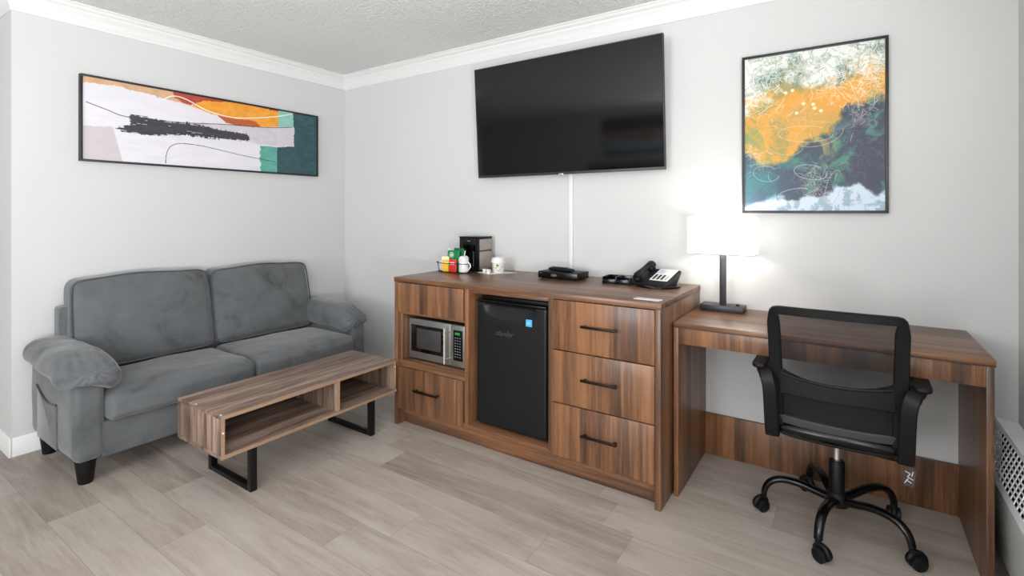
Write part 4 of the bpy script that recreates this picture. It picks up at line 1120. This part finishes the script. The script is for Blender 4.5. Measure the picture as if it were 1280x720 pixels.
# net panel
b = MB(); rows = []
for j in range(25):
    z = .44 + (.877 - .44) * j / 24; rows.append([bk(-hw(z) + .012 + (2 * hw(z) - .024) * i / 16, z) for i in range(17)])
vv = [[b.bm.verts.new(p) for p in r] for r in rows]
for j in range(24):
    for i in range(16): b.bm.faces.new((vv[j][i], vv[j][i + 1], vv[j + 1][i + 1], vv[j + 1][i]))
kid('mesh_panel', b, NET, backf)
# lumbar support behind the net: curved bow with flared ends
b = MB(); rings = []
for i in range(33):
    t = -1 + 2 * i / 32; x = t * .172; zc_ = .610 - .018 * (1 - t * t) ; hh = .030 + .020 * abs(t) ** 3
    p = bk(x, zc_); o = .012
    rings.append([p + Vector((0, -.004, hh)), p + Vector((0, o, hh * .9)), p + Vector((0, o, -hh * .9)), p + Vector((0, -.004, -hh)), p + Vector((0, -.012, -hh * .9)), p + Vector((0, -.012, hh * .9))])
b.rings(rings); b.tube([bk(-.165 + .33 * i / 20, .640 - .016 * (1 - ((i - 10) / 10) ** 2), .012) for i in range(21)], .005, 8)
kid('lumbar_support', b, BLK_PL, backf)
b = MB().merge(ribbon([bk(-.175 + .35 * i / 20, .462 - .002 * (1 - ((i - 10) / 10) ** 2)) for i in range(21)], .030, .012).bm)
kid('lower_strip', b, plain('dark_grey_strip', (58, 58, 60), .5), backf, label='dark grey lower strip')
b = MB().tube([bk(-.19 + .38 * i / 20, .424 + .006 * (1 - ((i - 10) / 10) ** 2), -.010) for i in range(21)], .021, 14)
cpart('lower_rail', b, BLK_GLOSS)
# arms: bracket rising beside the back, pad forward, front strut down to the seat
for sg in (-1, 1):
    P = [(.200, -.215, .398), (.201, -.232, .44), (.202, -.248, .52), (.204, -.258, .59), (.214, -.255, .628), (.235, -.225, .642), (.244, -.15, .645), (.245, -.06, .640), (.244, -.01, .630), (.240, .015, .600), (.236, .010, .54), (.230, -.02, .46), (.222, -.05, .40), (.212, -.06, .375)]
    P = [Vector((sg * x, y, z)) for x, y, z in P]
    fine = []
    for i in range(len(P) - 1):
        for k in range(4): fine.append(P[i].lerp(P[i + 1], k / 4))
    fine.append(P[-1])
    for _ in range(3): fine = [fine[0]] + [(fine[i - 1] + fine[i] * 2 + fine[i + 1]) / 4 for i in range(1, len(fine) - 1)] + [fine[-1]]
    rings = []; n = len(fine)
    for i, p in enumerate(fine):
        t = (fine[min(i + 1, n - 1)] - fine[max(i - 1, 0)]).normalized(); X = Vector((1, 0, 0)); Sx = (X - t * X.dot(t)).normalized(); Nn = t.cross(Sx)
        f = i / (n - 1); wx = .040 if f < .62 else .026; th = .026 if f < .8 else .032
        if f < .34: wx = .048
        rings.append([p + Sx * (a * wx / 2) + Nn * (b_ * th / 2) for a, b_ in ((-1, -.6), (-.8, -1), (.8, -1), (1, -.6), (1, .6), (.8, 1), (-.8, 1), (-1, .6))])
    b = MB(); b.rings(rings); am = cpart('arm', b, BLK_PL, ang=30)
    kid('armrest_pad', MB().cushion((sg * .244, -.115, .655), (.027, .128, .013), (.02, .03, .010), 10), BLK_PL, am)

# ------------------------------------------------------------------ heater cabinet under the window
ht = empty('wall_heater', 'long white convector heater cabinet with slotted grille along the right wall', 'heater', (4.01, -2.2, 0))
hy0, hy1 = -4.6, -0.004
bx_, bz0, bz1, tx_, tz = 3.956, 0.072, 0.285, 4.010, 0.428
part('front_panel', MB().box(bx_, bx_ + .004, hy0, hy1, bz0, bz1, 0.001), HEATER, ht)
part('top_panel', MB().prism([(tx_, hy0, tz), (XR - .002, hy0, tz - .008), (XR - .002, hy0, tz - .014), (tx_ + .002, hy0, tz - .006)], (0, hy1 - hy0, 0), 0), HEATER, ht, smooth=False)
part('toe_kick', MB().box(bx_ + .03, XR - .004, hy0, hy1, 0, bz0 + .004, 0), DARK, ht)
part('core', MB().box(4.028, XR - .004, hy0, hy1, bz0 + .004, tz - .020, 0), DARK, ht)
part('end_cap', MB().prism([(bx_ + .004, hy1, bz0), (bx_ + .004, hy1, bz1), (tx_, hy1, tz - .006), (XR - .003, hy1, tz - .014), (XR - .003, hy1, bz0)], (0, -.004, 0), 0), HEATER, ht, smooth=False)
A_, B_ = Vector((bx_ + .001, 0, bz1)), Vector((tx_, 0, tz)); D_ = (B_ - A_); N_ = Vector((D_.z, 0, -D_.x)).normalized()
gy0 = -1.6
m = MB(); 
def slope_strip(y0, y1, t0, t1, th=.003):
    p = [A_ + D_ * t0, A_ + D_ * t1]; q = [p[0], p[1], p[1] + N_ * th, p[0] + N_ * th]
    m.prism([Vector((v.x, y0, v.z)) for v in q], (0, y1 - y0, 0), 0)
slope_strip(hy0, hy1, 0, .14); slope_strip(hy0, hy1, .90, 1.0)
nrow = 7; t0_, t1_ = .14, .90; pitch = (t1_ - t0_) / nrow
for r in range(1, nrow): slope_strip(hy0, hy1, t0_ + r * pitch - pitch * .13, t0_ + r * pitch + pitch * .13)
y = hy1 - .02
while y > -2.2:
    slope_strip(y - .006, y, t0_, t1_); y -= .036
gr_ = part('grille', m, HEATER, ht, smooth=False)

# ------------------------------------------------------------------ far side of the room (seen only as reflection in the television)
bd = empty('bed', 'bed with dark upholstered headboard and white linen against the front wall', 'bed', (0.2, -5.2, 0))
part('headboard', MB().box(-0.62, 1.02, YF + .02, YF + .09, 0.0, 1.38, 0.02), GREY_DARKFAB, bd)
part('mattress', MB().cushion((0.2, -5.22, 0.43), (0.78, 0.98, 0.14), 0.06, 14), LINEN, bd)
part('base', MB().box(-.56, .96, -6.19, -4.26, 0.02, 0.29, 0.01), GREY_DARKFAB, bd)
for x in (-.17, .57): part('pillow', MB().cushion((x, -5.98, 0.66), (.32, .19, .09), (.10, .10, .08), 12), LINEN, bd)
pb = empty('framed_painting', 'wide dark blue and teal painting on the wall above the bed', 'painting', (0.34, YF, 1.52))
pframe(pb, 0, -.30, .98, 1.52, 2.20, YF, 1, 0.012)
t = NT('bed_painting'); v = t.coords((0.6, 1, 3), False); n_ = t.noise(v, 1.6, 4, .55, .6)
sp_ = t.node('ShaderNodeSeparateXYZ'); t.link(t.coords(rand=False), sp_.inputs[0])
hh_ = t.math('ADD', t.math('MULTIPLY', sp_.outputs[2], 1.5), t.math('MULTIPLY', t.math('SUBTRACT', n_, 0.5), 0.35))
t.base(t.ramp(hh_, [(.05, (70, 62, 60)), (.18, (120, 200, 220)), (.34, (205, 170, 150)), (.44, (40, 36, 40)), (.52, (215, 180, 160)), (.66, (60, 56, 66)), (.74, (16, 26, 52))])); t.b.inputs['Roughness'].default_value = .6
part('canvas', MB().box(-.288, .968, YF + .010, YF + .028, 1.532, 2.188, 0), t.m, pb, smooth=False)
